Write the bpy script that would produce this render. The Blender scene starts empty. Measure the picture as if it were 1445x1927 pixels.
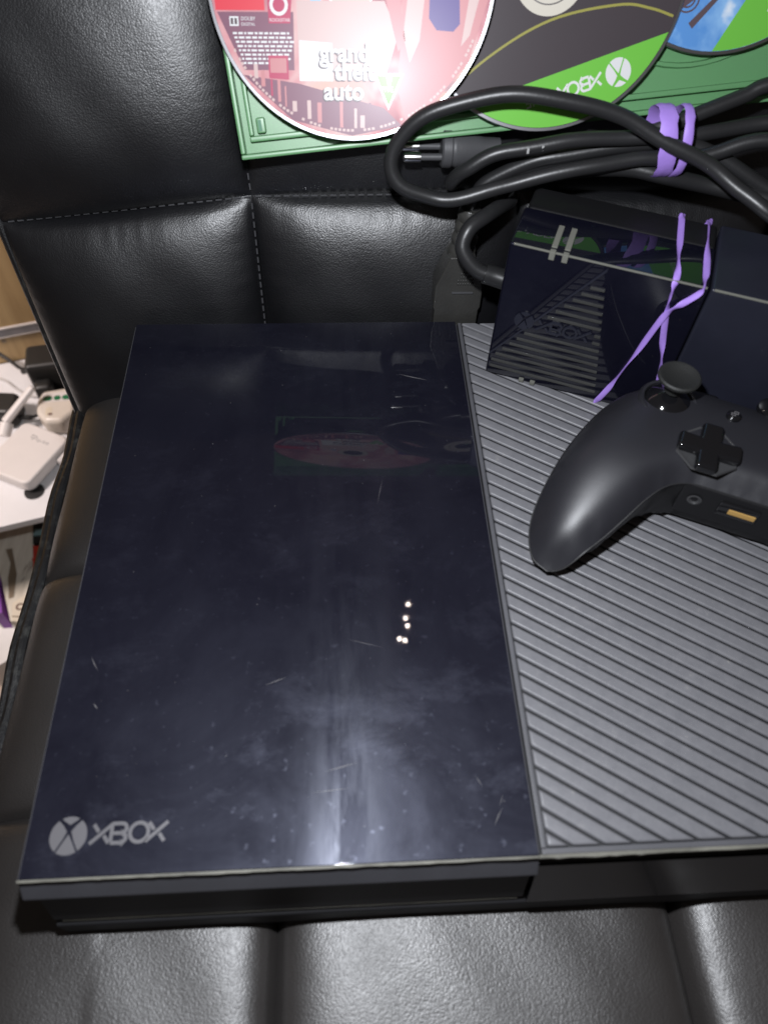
import bpy, bmesh, math, random
from mathutils import Vector, Matrix
from mathutils.geometry import delaunay_2d_cdt

random.seed(7)
scene = bpy.context.scene
COL = scene.collection

# ------------------------------------------------------------------ camera
cam_d = bpy.data.cameras.new('camera')
cam = bpy.data.objects.new('camera', cam_d)
COL.objects.link(cam)
_rv = Vector((0.6180, -0.0444, -0.0385))
cam.matrix_world = Matrix.Translation((0.1099, -0.0488, 0.3524)) @ Matrix.Rotation(_rv.length, 4, _rv.normalized())
cam_d.sensor_fit = 'VERTICAL'
cam_d.sensor_height = 24.0
cam_d.lens = 24.0 * 1400.0 / 1927.0
cam_d.clip_start = 0.01
cam_d.clip_end = 50.0
scene.camera = cam
cam_d.dof.use_dof = True
cam_d.dof.focus_distance = 0.42
cam_d.dof.aperture_fstop = 6.0

# ------------------------------------------------------------------ world (dim room) and lamps
world = bpy.data.worlds.new('World')
scene.world = world
world.use_nodes = True
bg = world.node_tree.nodes['Background']
bg.inputs['Color'].default_value = (1.0, 0.84, 0.76, 1)
bg.inputs['Strength'].default_value = 0.05

def lamp(name, kind, loc, energy, color, size, aim=None):
    d = bpy.data.lights.new(name, kind)
    d.energy = energy
    d.color = color
    if kind == 'AREA':
        d.shape = 'DISK'
        d.size = size
    else:
        d.shadow_soft_size = size
    o = bpy.data.objects.new(name, d)
    COL.objects.link(o)
    o.location = loc
    if aim is not None:
        o.rotation_euler = (Vector(aim) - Vector(loc)).to_track_quat('-Z', 'Y').to_euler()
    return o

lamp('phone_flash', 'POINT', (0.104, 0.026, 0.360), 5.8, (0.915, 0.945, 1.0), 0.006)
for bx_, by_, bz_ in ((0.255, 0.770, 1.52), (0.262, 0.800, 1.50), (0.259, 0.822, 1.50), (0.268, 0.862, 1.50), (0.240, 0.765, 1.50)):
    lamp('chandelier_bulb', 'POINT', (bx_, by_, bz_), 0.10, (1.0, 0.84, 0.74), 0.003)
rl = lamp('table_fill_spot', 'SPOT', (-0.75, 0.35, 0.55), 47.0, (1.0, 0.87, 0.82), 0.10, (-0.28, 0.50, -0.42))  # added fill spot, no such lamp there; brightens the table and misses the chair
rl.data.spot_size = math.radians(52)
rl.data.spot_blend = 0.35

scene.view_settings.view_transform = 'Standard'
scene.view_settings.look = 'None'
scene.view_settings.exposure = 0.0
scene.view_settings.gamma = 1.0
scene.view_settings.use_curve_mapping = False
scene.cycles.max_bounces = 8

# ------------------------------------------------------------------ materials
def principled(name, color, rough=0.5, metal=0.0, spec=0.5, coat=0.0, coat_rough=0.05):
    m = bpy.data.materials.new(name)
    m.use_nodes = True
    b = m.node_tree.nodes['Principled BSDF']
    b.inputs['Base Color'].default_value = (*color, 1)
    b.inputs['Roughness'].default_value = rough
    b.inputs['Metallic'].default_value = metal
    b.inputs['Specular IOR Level'].default_value = spec
    b.inputs['Coat Weight'].default_value = coat
    b.inputs['Coat Roughness'].default_value = coat_rough
    return m

class NT:
    def __init__(s, m):
        s.t = m.node_tree
        s.b = s.t.nodes['Principled BSDF']
        s.out = s.t.nodes['Material Output']
        s.tc = s.t.nodes.new('ShaderNodeTexCoord')
    def n(s, kind, **kw):
        x = s.t.nodes.new(kind)
        for k, v in kw.items():
            if k in x.inputs.keys():
                x.inputs[k].default_value = v
            else:
                setattr(x, k, v)
        return x
    def l(s, a, b):
        s.t.links.new(a, b)
    def mapped(s, scale=(1, 1, 1), rot=(0, 0, 0), loc=(0, 0, 0)):
        mp = s.n('ShaderNodeMapping')
        mp.inputs['Scale'].default_value = scale
        mp.inputs['Rotation'].default_value = rot
        mp.inputs['Location'].default_value = loc
        s.l(s.tc.outputs['Object'], mp.inputs['Vector'])
        return mp.outputs['Vector']
    def noise(s, scale, detail=3, rough=0.5, vec=None, dist=0.0):
        x = s.n('ShaderNodeTexNoise')
        x.inputs['Scale'].default_value = scale
        x.inputs['Detail'].default_value = detail
        x.inputs['Roughness'].default_value = rough
        x.inputs['Distortion'].default_value = dist
        s.l(vec if vec is not None else s.tc.outputs['Object'], x.inputs['Vector'])
        return x.outputs['Fac']
    def ramp(s, fac, stops):
        x = s.n('ShaderNodeValToRGB')
        e = x.color_ramp.elements
        while len(e) < len(stops):
            e.new(0.5)
        for k, (p, c) in enumerate(stops):
            e[k].position = p
            e[k].color = (*c, 1) if len(c) == 3 else c
        s.l(fac, x.inputs['Fac'])
        return x.outputs['Color']
    def math(s, op, a, b=0.0, clamp=False):
        x = s.n('ShaderNodeMath', operation=op, use_clamp=clamp)
        for k, v in enumerate((a, b)):
            if isinstance(v, (int, float)):
                x.inputs[k].default_value = v
            else:
                s.l(v, x.inputs[k])
        return x.outputs[0]
    def bump(s, h, strength, dist, target=None):
        x = s.n('ShaderNodeBump')
        x.inputs['Strength'].default_value = strength
        x.inputs['Distance'].default_value = dist
        s.l(h, x.inputs['Height'])
        s.l(x.outputs['Normal'], (target or s.b).inputs['Normal'])
        return x.outputs['Normal']

def g(v):
    return (v, v, v)

def leather_mat(name, base):
    m = principled(name, base, 0.42, spec=1.0)
    t = NT(m)
    vor = t.n('ShaderNodeTexVoronoi', feature='F1')
    vor.inputs['Scale'].default_value = 1250
    nz = t.noise(90, 3)
    vec = t.n('ShaderNodeVectorMath', operation='ADD')
    sc = t.n('ShaderNodeVectorMath', operation='SCALE')
    nzc = t.n('ShaderNodeTexNoise')
    nzc.inputs['Scale'].default_value = 300
    t.l(t.tc.outputs['Object'], nzc.inputs['Vector'])
    t.l(nzc.outputs['Color'], sc.inputs[0])
    sc.inputs['Scale'].default_value = 0.0022
    t.l(t.tc.outputs['Object'], vec.inputs[0])
    t.l(sc.outputs[0], vec.inputs[1])
    t.l(vec.outputs[0], vor.inputs['Vector'])
    fine = t.noise(1500, 2)
    big = t.noise(38, 3)
    h = t.math('ADD', t.math('MULTIPLY', vor.outputs['Distance'], -0.8), t.math('MULTIPLY', fine, 0.22))
    h = t.math('ADD', h, t.math('MULTIPLY', big, 0.5))
    t.bump(h, 0.24, 0.0005)
    t.l(t.ramp(t.noise(26, 4), [(0.3, g(0.38)), (0.7, g(0.47))]), t.b.inputs['Roughness'])
    t.l(t.ramp(t.noise(12, 4), [(0.3, base), (0.75, tuple(c * 1.5 for c in base))]), t.b.inputs['Base Color'])
    return m

M = {}
M['leather'] = leather_mat('black_leather', (0.0036, 0.0037, 0.0048))
M['leather_seat'] = leather_mat('lit_black_leather', (0.0235, 0.0210, 0.0200))  # same leather as the backrest; the light on the seat is in this colour
M['leather_edge'] = leather_mat('worn_leather_piping', (0.016, 0.016, 0.016))
t = NT(M['leather_edge'])
t.l(t.ramp(t.noise(160, 4, 0.7), [(0.52, (0.008, 0.008, 0.009)), (0.75, (0.06, 0.06, 0.055))]), t.b.inputs['Base Color'])
M['thread'] = principled('grey_thread', (0.055, 0.055, 0.06), 0.8)

# glossy console plastic: a mirror coat, clouded by wipe marks and finger grease
STREAK = (0.03, 1.0)
def gloss_mat(name, base, haze=1.0, haze_rough=0.42):
    m = principled(name, base, 0.022, spec=0.5)
    t = NT(m)
    rough = t.n('ShaderNodeBsdfPrincipled')
    rough.inputs['Base Color'].default_value = (0.008, 0.008, 0.015, 1)
    rough.inputs['Specular IOR Level'].default_value = 1.0
    rough.inputs['Roughness'].default_value = haze_rough
    rough.inputs['Specular Tint'].default_value = (0.74, 0.78, 1.0, 1)
    cloud = t.ramp(t.noise(16, 7, 0.66, dist=0.8), [(0.34, g(0.22)), (0.74, g(0.90))])
    wipe = t.ramp(t.noise(1.0, 6, 0.7, vec=t.mapped((55, 8, 20), (0, 0, 0.12))), [(0.42, g(0)), (0.75, g(0.7))])
    patch_ = t.ramp(t.noise(30, 8, 0.72, dist=0.25, vec=t.mapped((1, 1.7, 1), (0, 0, -0.3), (0.7, 0.2, 0))), [(0.52, g(0)), (0.72, g(0.6))])
    dots = t.ramp(t.noise(330, 2, 0.5), [(0.66, g(0)), (0.78, g(0.45))])
    f = t.math('ADD', t.math('MULTIPLY', cloud, 0.55), t.math('MULTIPLY', patch_, 0.7))
    f = t.math('ADD', f, dots)
    f = t.math('MULTIPLY', f, haze, clamp=True)
    mix = t.n('ShaderNodeMixShader')
    t.l(f, mix.inputs[0])
    t.l(t.b.outputs[0], mix.inputs[1])
    t.l(rough.outputs[0], mix.inputs[2])
    # polishing lines running across: they draw the flash out into a streak
    st = t.n('ShaderNodeBsdfPrincipled')
    st.inputs['Base Color'].default_value = (0.010, 0.010, 0.018, 1)
    st.inputs['Roughness'].default_value = 0.22
    st.inputs['Specular IOR Level'].default_value = 0.8
    st.inputs['Specular Tint'].default_value = (0.82, 0.86, 1.0, 1)
    st.inputs['Anisotropic'].default_value = 0.88
    tg = t.n('ShaderNodeCombineXYZ')
    tg.inputs[0].default_value = STREAK[0]
    tg.inputs[1].default_value = STREAK[1]
    t.l(tg.outputs[0], st.inputs['Tangent'])
    mix2 = t.n('ShaderNodeMixShader')
    t.l(t.math('MULTIPLY', wipe, 0.5 * haze, clamp=True), mix2.inputs[0])
    t.l(mix.outputs[0], mix2.inputs[1])
    t.l(st.outputs[0], mix2.inputs[2])
    t.l(mix2.outputs[0], t.out.inputs['Surface'])
    return m

M['gloss'] = gloss_mat('glossy_black_plastic', (0.005, 0.005, 0.010))
M['gloss_front'] = principled('glossy_front_plastic', (0.006, 0.006, 0.008), 0.12, spec=0.9)
M['gloss_front'].node_tree.nodes['Principled BSDF'].inputs['IOR'].default_value = 2.6
M['gloss_brick'] = gloss_mat('glossy_brick_plastic', (0.004, 0.004, 0.009), 0.45, 0.3)
def plastic(name, base, rough, vary=0.12, bump=0.15, scale=900, spec=0.5):
    m = principled(name, base, rough, spec=spec)
    t = NT(m)
    t.l(t.ramp(t.noise(30, 5, 0.6), [(0.3, tuple(c * (1 - vary) for c in base)), (0.7, tuple(c * (1 + vary) for c in base))]), t.b.inputs['Base Color'])
    t.bump(t.noise(scale, 2), bump, 0.0003)
    return m
M['shell'] = plastic('matte_black_shell', (0.028, 0.028, 0.031), 0.5)
M['band'] = plastic('matte_grey_band', (0.060, 0.060, 0.068), 0.5)
M['dark'] = plastic('dark_recess_plastic', (0.012, 0.012, 0.014), 0.6)
M['slat'] = plastic('matte_vent_plastic', (0.125, 0.125, 0.136), 0.42, 0.10, 0.2, 1200)
t = NT(M['slat'])   # dust caught on the slats
t.l(t.ramp(t.noise(150, 8, 0.8), [(0.33, (0.136, 0.136, 0.148)), (0.62, (0.172, 0.171, 0.183)), (0.80, (0.36, 0.345, 0.31))]), t.b.inputs['Base Color'])
M['border'] = plastic('vent_border_plastic', (0.085, 0.085, 0.094), 0.5)
M['edge'] = plastic('worn_pale_edge', (0.165, 0.16, 0.135), 0.5, 0.5, 0.3, 400)
M['scratch'] = principled('scratch_white', (0.13, 0.125, 0.13), 0.3)
M['silver'] = principled('logo_silver', (0.17, 0.165, 0.175), 0.34, metal=0.35)
M['pad_shell'] = plastic('controller_shell', (0.017, 0.017, 0.021), 0.43, 0.08, 0.10, 2200, spec=0.55)
M['pad_under'] = plastic('controller_underside', (0.006, 0.006, 0.007), 0.5)
M['pad_gloss'] = principled('controller_gloss', (0.006, 0.006, 0.007), 0.08, spec=0.9)
M['rubber'] = plastic('stick_rubber', (0.013, 0.0135, 0.013), 0.6, 0.2, 0.4, 1500)
M['dish'] = principled('dpad_dish', (0.045, 0.045, 0.047), 0.35)
M['gold'] = principled('gold_sticker', (0.62, 0.38, 0.12), 0.35, metal=0.3)
M['cable'] = plastic('cable_rubber', (0.018, 0.018, 0.019), 0.38, 0.15, 0.15, 600)
M['plug'] = plastic('plug_rubber', (0.06, 0.06, 0.064), 0.5)
M['conn'] = plastic('connector_rubber', (0.042, 0.041, 0.038), 0.28, 0.2, 0.6, 700)
M['metal'] = principled('pin_metal', (0.75, 0.74, 0.72), 0.22, metal=1.0)
M['print'] = principled('cable_print', (0.40, 0.40, 0.40), 0.6)
M['foot'] = principled('rubber_foot_grey', (0.14, 0.14, 0.12), 0.8)
M['rib'] = plastic('brick_rib', (0.042, 0.042, 0.040), 0.5, 0.25, 0.3, 700)
M['cap'] = plastic('brick_cap', (0.015, 0.016, 0.026), 0.36)
M['purple'] = plastic('purple_rubber', (0.36, 0.22, 0.68), 0.55, 0.12, 0.3, 700)
# translucent green case plastic
m = principled('green_case_plastic', (0.17, 0.42, 0.18), 0.40, spec=1.0)
m.node_tree.nodes['Principled BSDF'].inputs['Transmission Weight'].default_value = 0.35
m.node_tree.nodes['Principled BSDF'].inputs['Subsurface Weight'].default_value = 0.0
M['green'] = m
M['clear'] = principled('clear_hub', (0.62, 0.58, 0.50), 0.12, spec=0.6)
M['disc_under'] = principled('disc_silver', (0.55, 0.55, 0.58), 0.30, metal=1.0)
def disc_print(name, color, rough=0.22):
    return principled(name, color, rough + 0.16, spec=0.35, coat=0.03, coat_rough=0.2)
m = disc_print('disc_art_print', (0.5, 0.2, 0.2), 0.30)
t = NT(m)
v = t.mapped((34, 20, 20), (0, 0, 0.5))
t.l(t.ramp(t.noise(1.0, 3, 0.6, vec=v, dist=0.8), [(0.30, (0.30, 0.10, 0.13)), (0.45, (0.55, 0.24, 0.26)), (0.55, (0.62, 0.42, 0.40)), (0.68, (0.66, 0.40, 0.34)), (0.80, (0.28, 0.16, 0.22))]), t.b.inputs['Base Color'])
M['disc_art'] = m
M['disc_dark'] = disc_print('disc_dark_print', (0.055, 0.045, 0.050))
m = disc_print('disc_sky_print', (0.2, 0.4, 0.7))
t = NT(m)
t.l(t.ramp(t.noise(45, 4, 0.55), [(0.40, (0.10, 0.27, 0.60)), (0.56, (0.24, 0.45, 0.74)), (0.66, (0.70, 0.76, 0.82))]), t.b.inputs['Base Color'])
M['disc_sky'] = m
M['p_green'] = disc_print('print_green', (0.15, 0.47, 0.06))
M['p_olive'] = disc_print('print_olive', (0.30, 0.28, 0.07))
M['p_white'] = disc_print('print_white', (0.66, 0.66, 0.66))
M['p_red'] = disc_print('print_red', (0.62, 0.05, 0.07))
M['p_crimson'] = disc_print('print_crimson', (0.42, 0.05, 0.11))
M['p_pink'] = disc_print('print_pink', (0.50, 0.21, 0.22))
M['p_cream'] = disc_print('print_cream', (0.55, 0.40, 0.38))
M['p_purple'] = disc_print('print_purple', (0.09, 0.06, 0.22))
M['p_dark'] = disc_print('print_dark', (0.10, 0.07, 0.08))
M['p_plum'] = disc_print('print_plum', (0.20, 0.09, 0.13))
M['p_teal'] = disc_print('print_lightblue', (0.20, 0.50, 0.80))
M['p_orange'] = disc_print('print_orange', (0.80, 0.42, 0.16))
# background
M['white_lam'] = plastic('white_laminate', (0.72, 0.71, 0.72), 0.45, 0.03, 0.05, 300)
m = principled('oak_veneer', (0.5, 0.36, 0.2), 0.5)
t = NT(m)
t.l(t.ramp(t.noise(1.0, 6, 0.65, vec=t.mapped((60, 60, 4.5), (0, 0.25, 0)), dist=0.5), [(0.3, (0.36, 0.235, 0.105)), (0.7, (0.50, 0.35, 0.17))]), t.b.inputs['Base Color'])
M['oak'] = m
M['strip'] = plastic('grey_strip', (0.20, 0.19, 0.20), 0.4, 0.2, 0.2, 300)
M['strip_edge'] = principled('strip_edge_pale', (0.62, 0.58, 0.56), 0.4)
M['router'] = plastic('white_router_plastic', (0.68, 0.64, 0.62), 0.45, 0.03, 0.05, 900)
M['print_grey'] = principled('grey_print', (0.33, 0.32, 0.32), 0.6)
M['socket'] = plastic('ivory_plastic', (0.66, 0.60, 0.53), 0.28, 0.05, 0.05, 600)
M['btn_green'] = principled('green_mark', (0.01, 0.15, 0.06), 0.4)
M['blackp'] = plastic('black_adapter_plastic', (0.018, 0.018, 0.018), 0.42)
M['grey_wire'] = principled('pale_wire', (0.5, 0.48, 0.47), 0.5)
m = plastic('cardboard', (0.56, 0.50, 0.40), 0.75, 0.1, 0.3, 300)
t = NT(m)
t.l(t.ramp(t.noise(1.0, 5, 0.7, vec=t.mapped((150, 12, 30), (0, 0, 0.2))), [(0.3, (0.50, 0.45, 0.37)), (0.55, (0.66, 0.61, 0.52)), (0.8, (0.74, 0.70, 0.62))]), t.b.inputs['Base Color'])
M['card'] = m
M['kraft'] = plastic('brown_tape', (0.20, 0.15, 0.10), 0.6, 0.2, 0.2, 400)
M['cream_box'] = plastic('cream_board', (0.66, 0.58, 0.46), 0.7, 0.08, 0.2, 300)
M['ink'] = principled('brown_ink', (0.10, 0.04, 0.03), 0.7)
M['redbox'] = plastic('red_board', (0.42, 0.035, 0.02), 0.5, 0.25, 0.2, 200)
M['teal'] = principled('teal_board', (0.16, 0.26, 0.27), 0.6)
M['violet'] = principled('violet_card', (0.22, 0.06, 0.36), 0.5)
M['pot'] = plastic('white_pot_plastic', (0.66, 0.64, 0.62), 0.4, 0.06, 0.1, 200)
m = principled('laminate_floor', (0.4, 0.32, 0.25), 0.5)
t = NT(m)
t.l(t.ramp(t.noise(1.0, 6, 0.65, vec=t.mapped((5, 60, 10), (0, 0, 0.3)), dist=0.4), [(0.3, (0.34, 0.26, 0.20)), (0.7, (0.52, 0.43, 0.35))]), t.b.inputs['Base Color'])
M['floor'] = m

# ------------------------------------------------------------------ helpers
def tag(o, label=None, cat=None, group=None, kind=None):
    if label: o['label'] = label
    if cat: o['category'] = cat
    if group: o['group'] = group
    if kind: o['kind'] = kind
    return o

def empty(name, loc=(0, 0, 0), rot=(0, 0, 0)):
    o = bpy.data.objects.new(name, None)
    o.empty_display_size = 0.02
    COL.objects.link(o)
    o.location = loc
    o.rotation_euler = rot
    return o

def obj(name, bm, mat, parent=None, smooth=True, loc=None, rot=None, angle=35, weighted=True):
    me = bpy.data.meshes.new(name)
    bmesh.ops.recalc_face_normals(bm, faces=bm.faces)
    bm.to_mesh(me)
    bm.free()
    if smooth:
        for p in me.polygons:
            p.use_smooth = True
        me.set_sharp_from_angle(angle=math.radians(angle))
    me.materials.append(M[mat])
    o = bpy.data.objects.new(name, me)
    COL.objects.link(o)
    if smooth and weighted:
        wn = o.modifiers.new('weighted_normal', 'WEIGHTED_NORMAL')
        wn.keep_sharp = True
        wn.weight = 80
    if parent is not None:
        o.parent = parent
    if loc is not None: o.location = loc
    if rot is not None: o.rotation_euler = rot
    return o

def bevel(bm, w, seg=2, ang=25):
    es = [e for e in bm.edges if len(e.link_faces) == 2 and e.calc_face_angle(0) > math.radians(ang)]
    if es and w > 0:
        bmesh.ops.bevel(bm, geom=es, offset=w, segments=seg, affect='EDGES', profile=0.5, clamp_overlap=True)
    return bm

def prism(pts, z0, z1, bev=0.0, seg=2, bm=None):
    """polygon in xy extruded from z0 to z1"""
    own = bm is None
    bm = bm or bmesh.new()
    a = [bm.verts.new((x, y, z0)) for x, y in pts]
    b = [bm.verts.new((x, y, z1)) for x, y in pts]
    n = len(pts)
    bm.faces.new(a)
    bm.faces.new(b)
    for i in range(n):
        bm.faces.new((a[i], a[(i + 1) % n], b[(i + 1) % n], b[i]))
    if own:
        bmesh.ops.recalc_face_normals(bm, faces=bm.faces)
        bevel(bm, bev, seg)
    return bm

def xprism(pts, x0, x1, bev=0.0, seg=2):
    """polygon in yz extruded along x"""
    bm = bmesh.new()
    a = [bm.verts.new((x0, y, z)) for y, z in pts]
    b = [bm.verts.new((x1, y, z)) for y, z in pts]
    n = len(pts)
    bm.faces.new(a)
    bm.faces.new(b)
    for i in range(n):
        bm.faces.new((a[i], a[(i + 1) % n], b[(i + 1) % n], b[i]))
    bmesh.ops.recalc_face_normals(bm, faces=bm.faces)
    return bevel(bm, bev, seg)

def box(x0, x1, y0, y1, z0, z1, bev=0.0, seg=2):
    return prism([(x0, y0), (x1, y0), (x1, y1), (x0, y1)], z0, z1, bev, seg)

def rrect(cx, cy, w, h, r, n=6):
    pts = []
    for sx, sy, a0 in ((1, -1, -90), (1, 1, 0), (-1, 1, 90), (-1, -1, 180)):
        for k in range(n + 1):
            a = math.radians(a0 + 90 * k / n)
            pts.append((cx + sx * (w / 2 - r) + r * math.cos(a), cy + sy * (h / 2 - r) + r * math.sin(a)))
    return pts

def circle(cx, cy, r, n=32, a0=0, a1=360):
    full = abs(a1 - a0) >= 360
    return [(cx + r * math.cos(math.radians(a0 + (a1 - a0) * k / (n if full else n - 1))),
             cy + r * math.sin(math.radians(a0 + (a1 - a0) * k / (n if full else n - 1)))) for k in range(n)]

def lathe(prof, n=32, cx=0, cy=0):
    bm = bmesh.new()
    rings = []
    for r, z in prof:
        if r < 1e-7:
            rings.append([bm.verts.new((cx, cy, z))])
        else:
            rings.append([bm.verts.new((cx + r * math.cos(2 * math.pi * k / n), cy + r * math.sin(2 * math.pi * k / n), z)) for k in range(n)])
    for a, b in zip(rings, rings[1:]):
        for k in range(n):
            k2 = (k + 1) % n
            if len(a) == 1 and len(b) == 1: continue
            if len(a) == 1: bm.faces.new((a[0], b[k], b[k2]))
            elif len(b) == 1: bm.faces.new((a[k], a[k2], b[0]))
            else: bm.faces.new((a[k], a[k2], b[k2], b[k]))
    return bm

def catmull(pts, per=10, closed=False):
    P = [Vector(p) for p in pts]
    out = []
    n = len(P)
    rng = range(n) if closed else range(n - 1)
    for i in rng:
        if closed:
            p0, p1, p2, p3 = P[(i - 1) % n], P[i], P[(i + 1) % n], P[(i + 2) % n]
        else:
            p1, p2 = P[i], P[i + 1]
            p0 = P[i - 1] if i > 0 else p1 * 2 - p2
            p3 = P[i + 2] if i + 2 < n else p2 * 2 - p1
        for k in range(per):
            s = k / per
            out.append(0.5 * ((2 * p1) + (p2 - p0) * s + (2 * p0 - 5 * p1 + 4 * p2 - p3) * s * s + (3 * p1 - p0 - 3 * p2 + p3) * s ** 3))
    if not closed:
        out.append(P[-1])
    return out

def uneven(P, a=0.00035):
    out = []
    for k, p in enumerate(P):
        out.append(p + Vector((math.sin(k * 0.31) + math.sin(k * 0.113 + 1), math.sin(k * 0.27 + 2) + math.sin(k * 0.091), math.sin(k * 0.37 + 4) + math.sin(k * 0.127 + 3))) * a)
    return out

def tube(path, rad, n=14, bm=None, closed=False, flat=None, cap=True):
    """sweep; rad a number or function of 0..1; flat=(w,h) for a ribbon section with twist function"""
    bm = bm or bmesh.new()
    P = [Vector(p) for p in path]
    N = len(P)
    up = Vector((0.13, 0.31, 0.94)).normalized()
    rings = []
    prev = None
    for i in range(N):
        a = P[(i - 1) % N] if closed or i > 0 else P[0]
        b = P[(i + 1) % N] if closed or i < N - 1 else P[-1]
        d = (b - a)
        if d.length < 1e-9: d = Vector((1, 0, 0))
        d.normalize()
        if prev is None:
            u = d.cross(up)
            if u.length < 1e-3: u = d.cross(Vector((1, 0, 0)))
            u.normalize()
        else:
            u = (prev - d * prev.dot(d)).normalized()
        prev = u
        w = d.cross(u)
        s = i / max(1, N - 1)
        r = rad(s) if callable(rad) else rad
        ring = []
        for k in range(n):
            an = 2 * math.pi * k / n
            if flat:
                tw = flat[2](s)
                c0, s0 = math.cos(an) * flat[0], math.sin(an) * flat[1]
                x = c0 * math.cos(tw) - s0 * math.sin(tw)
                y = c0 * math.sin(tw) + s0 * math.cos(tw)
                ring.append(bm.verts.new(P[i] + u * x + w * y))
            else:
                ring.append(bm.verts.new(P[i] + (u * math.cos(an) + w * math.sin(an)) * r))
        rings.append(ring)
    rr = range(N) if closed else range(N - 1)
    for i in rr:
        A, B = rings[i], rings[(i + 1) % N]
        for k in range(n):
            bm.faces.new((A[k], A[(k + 1) % n], B[(k + 1) % n], B[k]))
    if cap and not closed:
        bm.faces.new(rings[0])
        bm.faces.new(rings[-1])
    return bm

def text_bm(s, size, extrude=0.00008, align='LEFT', shear=0.0, bold=0.0):
    c = bpy.data.curves.new('t', 'FONT')
    c.body = s
    c.size = size
    c.extrude = extrude
    c.align_x = align
    c.shear = shear
    c.resolution_u = 4
    c.offset = bold
    o = bpy.data.objects.new('t', c)
    COL.objects.link(o)
    dg = bpy.context.evaluated_depsgraph_get()
    me = o.evaluated_get(dg).to_mesh()
    bm = bmesh.new()
    bm.from_mesh(me)
    o.evaluated_get(dg).to_mesh_clear()
    bpy.data.objects.remove(o)
    bpy.data.curves.remove(c)
    return bm

def stroke(bm, pts, w, z0, z1):
    """flat stroke of width w along 2-D points, mitred at its corners"""
    P = [Vector(p) for p in pts]
    closed = len(P) > 3 and (P[0] - P[-1]).length < 1e-9
    if closed: P = P[:-1]
    n = len(P)
    rings = []
    for k in range(n):
        a = P[k - 1] if (closed or k > 0) else None
        b = P[(k + 1) % n] if (closed or k < n - 1) else None
        d0 = (P[k] - a).normalized() if a is not None else None
        d1 = (b - P[k]).normalized() if b is not None else None
        if d0 is None: d0 = d1
        if d1 is None: d1 = d0
        t_ = d0 + d1
        t_ = t_.normalized() if t_.length > 1e-6 else d0
        nn = Vector((-t_.y, t_.x))
        sc = 1.0 / max(0.45, abs(nn.dot(Vector((-d0.y, d0.x)))))
        l, r = P[k] + nn * w / 2 * sc, P[k] - nn * w / 2 * sc
        rings.append([bm.verts.new((l.x, l.y, z0)), bm.verts.new((r.x, r.y, z0)), bm.verts.new((r.x, r.y, z1)), bm.verts.new((l.x, l.y, z1))])
    for k in range(n if closed else n - 1):
        A, B = rings[k], rings[(k + 1) % n]
        for q in range(4):
            bm.faces.new((A[q], A[(q + 1) % 4], B[(q + 1) % 4], B[q]))
    if not closed:
        bm.faces.new(rings[0]); bm.faces.new(rings[-1])
    return bm

def xbox_letters(h, w, z0, z1):
    """four thin geometric letters X B O X; returns list of bmeshes, total width about 4.35 h"""
    out = []
    def L(): 
        return bmesh.new()
    x = 0.0
    # X: long slanted stroke and a short curved one
    def X(x):
        b = L()
        stroke(b, [(x, 0), (x + 1.15 * h, h)], w, z0, z1)
        stroke(b, [(x + 0.12 * h, h), (x + 0.42 * h, 0.60 * h)], w, z0, z1)
        stroke(b, [(x + 0.72 * h, 0.40 * h), (x + 1.02 * h, 0)], w, z0, z1)
        return b
    out.append(X(0))
    b = L()
    x = 1.12 * h
    stroke(b, [(x, w / 2), (x, h - w / 2)], w, z0, z1 + 0.00004)
    for y0, y1 in ((0, 0.5 * h), (0.5 * h, h)):
        r = (y1 - y0) / 2
        stroke(b, [(x, y0), (x + 0.55 * h, y0)] + [(x + 0.55 * h + r * math.cos(math.radians(a)), y0 + r + r * math.sin(math.radians(a))) for a in range(-90, 91, 30)] + [(x, y1)], w, z0, z1 + 0.00002 * (y0 > 0))
    out.append(b)
    b = L()
    x = 2.62 * h
    stroke(b, circle(x, h / 2, h / 2, 20) + [circle(x, h / 2, h / 2, 20)[0]], w, z0, z1)
    out.append(b)
    out.append(X(3.0 * h))
    return out

def logo_ball(r, z0, z1):
    """disc with a curved X cut through its upper half: built from four pieces between the strokes"""
    bms = []
    def arc(a0, a1, rr=r, n=12):
        return circle(0, 0, rr, n, a0, a1)
    # left, right, top lens pieces and the bottom piece
    bms.append(prism(arc(128, 232) + [(-0.30 * r, -0.22 * r), (-0.12 * r, 0.22 * r), (-0.34 * r, 0.52 * r)], z0, z1))
    bms.append(prism(arc(-52, 52) + [(0.34 * r, 0.52 * r), (0.12 * r, 0.22 * r), (0.30 * r, -0.22 * r)], z0, z1))
    bms.append(prism(arc(62, 118) + [(-0.25 * r, 0.72 * r), (0, 0.56 * r), (0.25 * r, 0.72 * r)], z0, z1))
    bms.append(prism(arc(238, 302) + [(0.34 * r, -0.50 * r), (0.0, 0.08 * r), (-0.34 * r, -0.50 * r)], z0, z1))
    return bms

# ------------------------------------------------------------------ floor
obj('floor', box(-2.2, 1.2, -1.4, 1.9, -0.66, -0.62), 'floor', smooth=False)['kind'] = 'structure'

# ------------------------------------------------------------------ black leather chair
chair = tag(empty('leather_chair', (0.15, 0.1, -0.12)), 'black quilted leather chair holding the console, with stitched square tufts', 'chair')
def chair_part(name, bm, mat, parent, **kw):
    o = obj(name, bm, mat, parent, **kw)
    return o
seat = obj('seat', box(-0.050, 0.555, -0.250, 0.300, -0.115, -0.012, 0.010, 3), 'leather', chair)
seat.matrix_parent_inverse = chair.matrix_basis.inverted()

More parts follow.
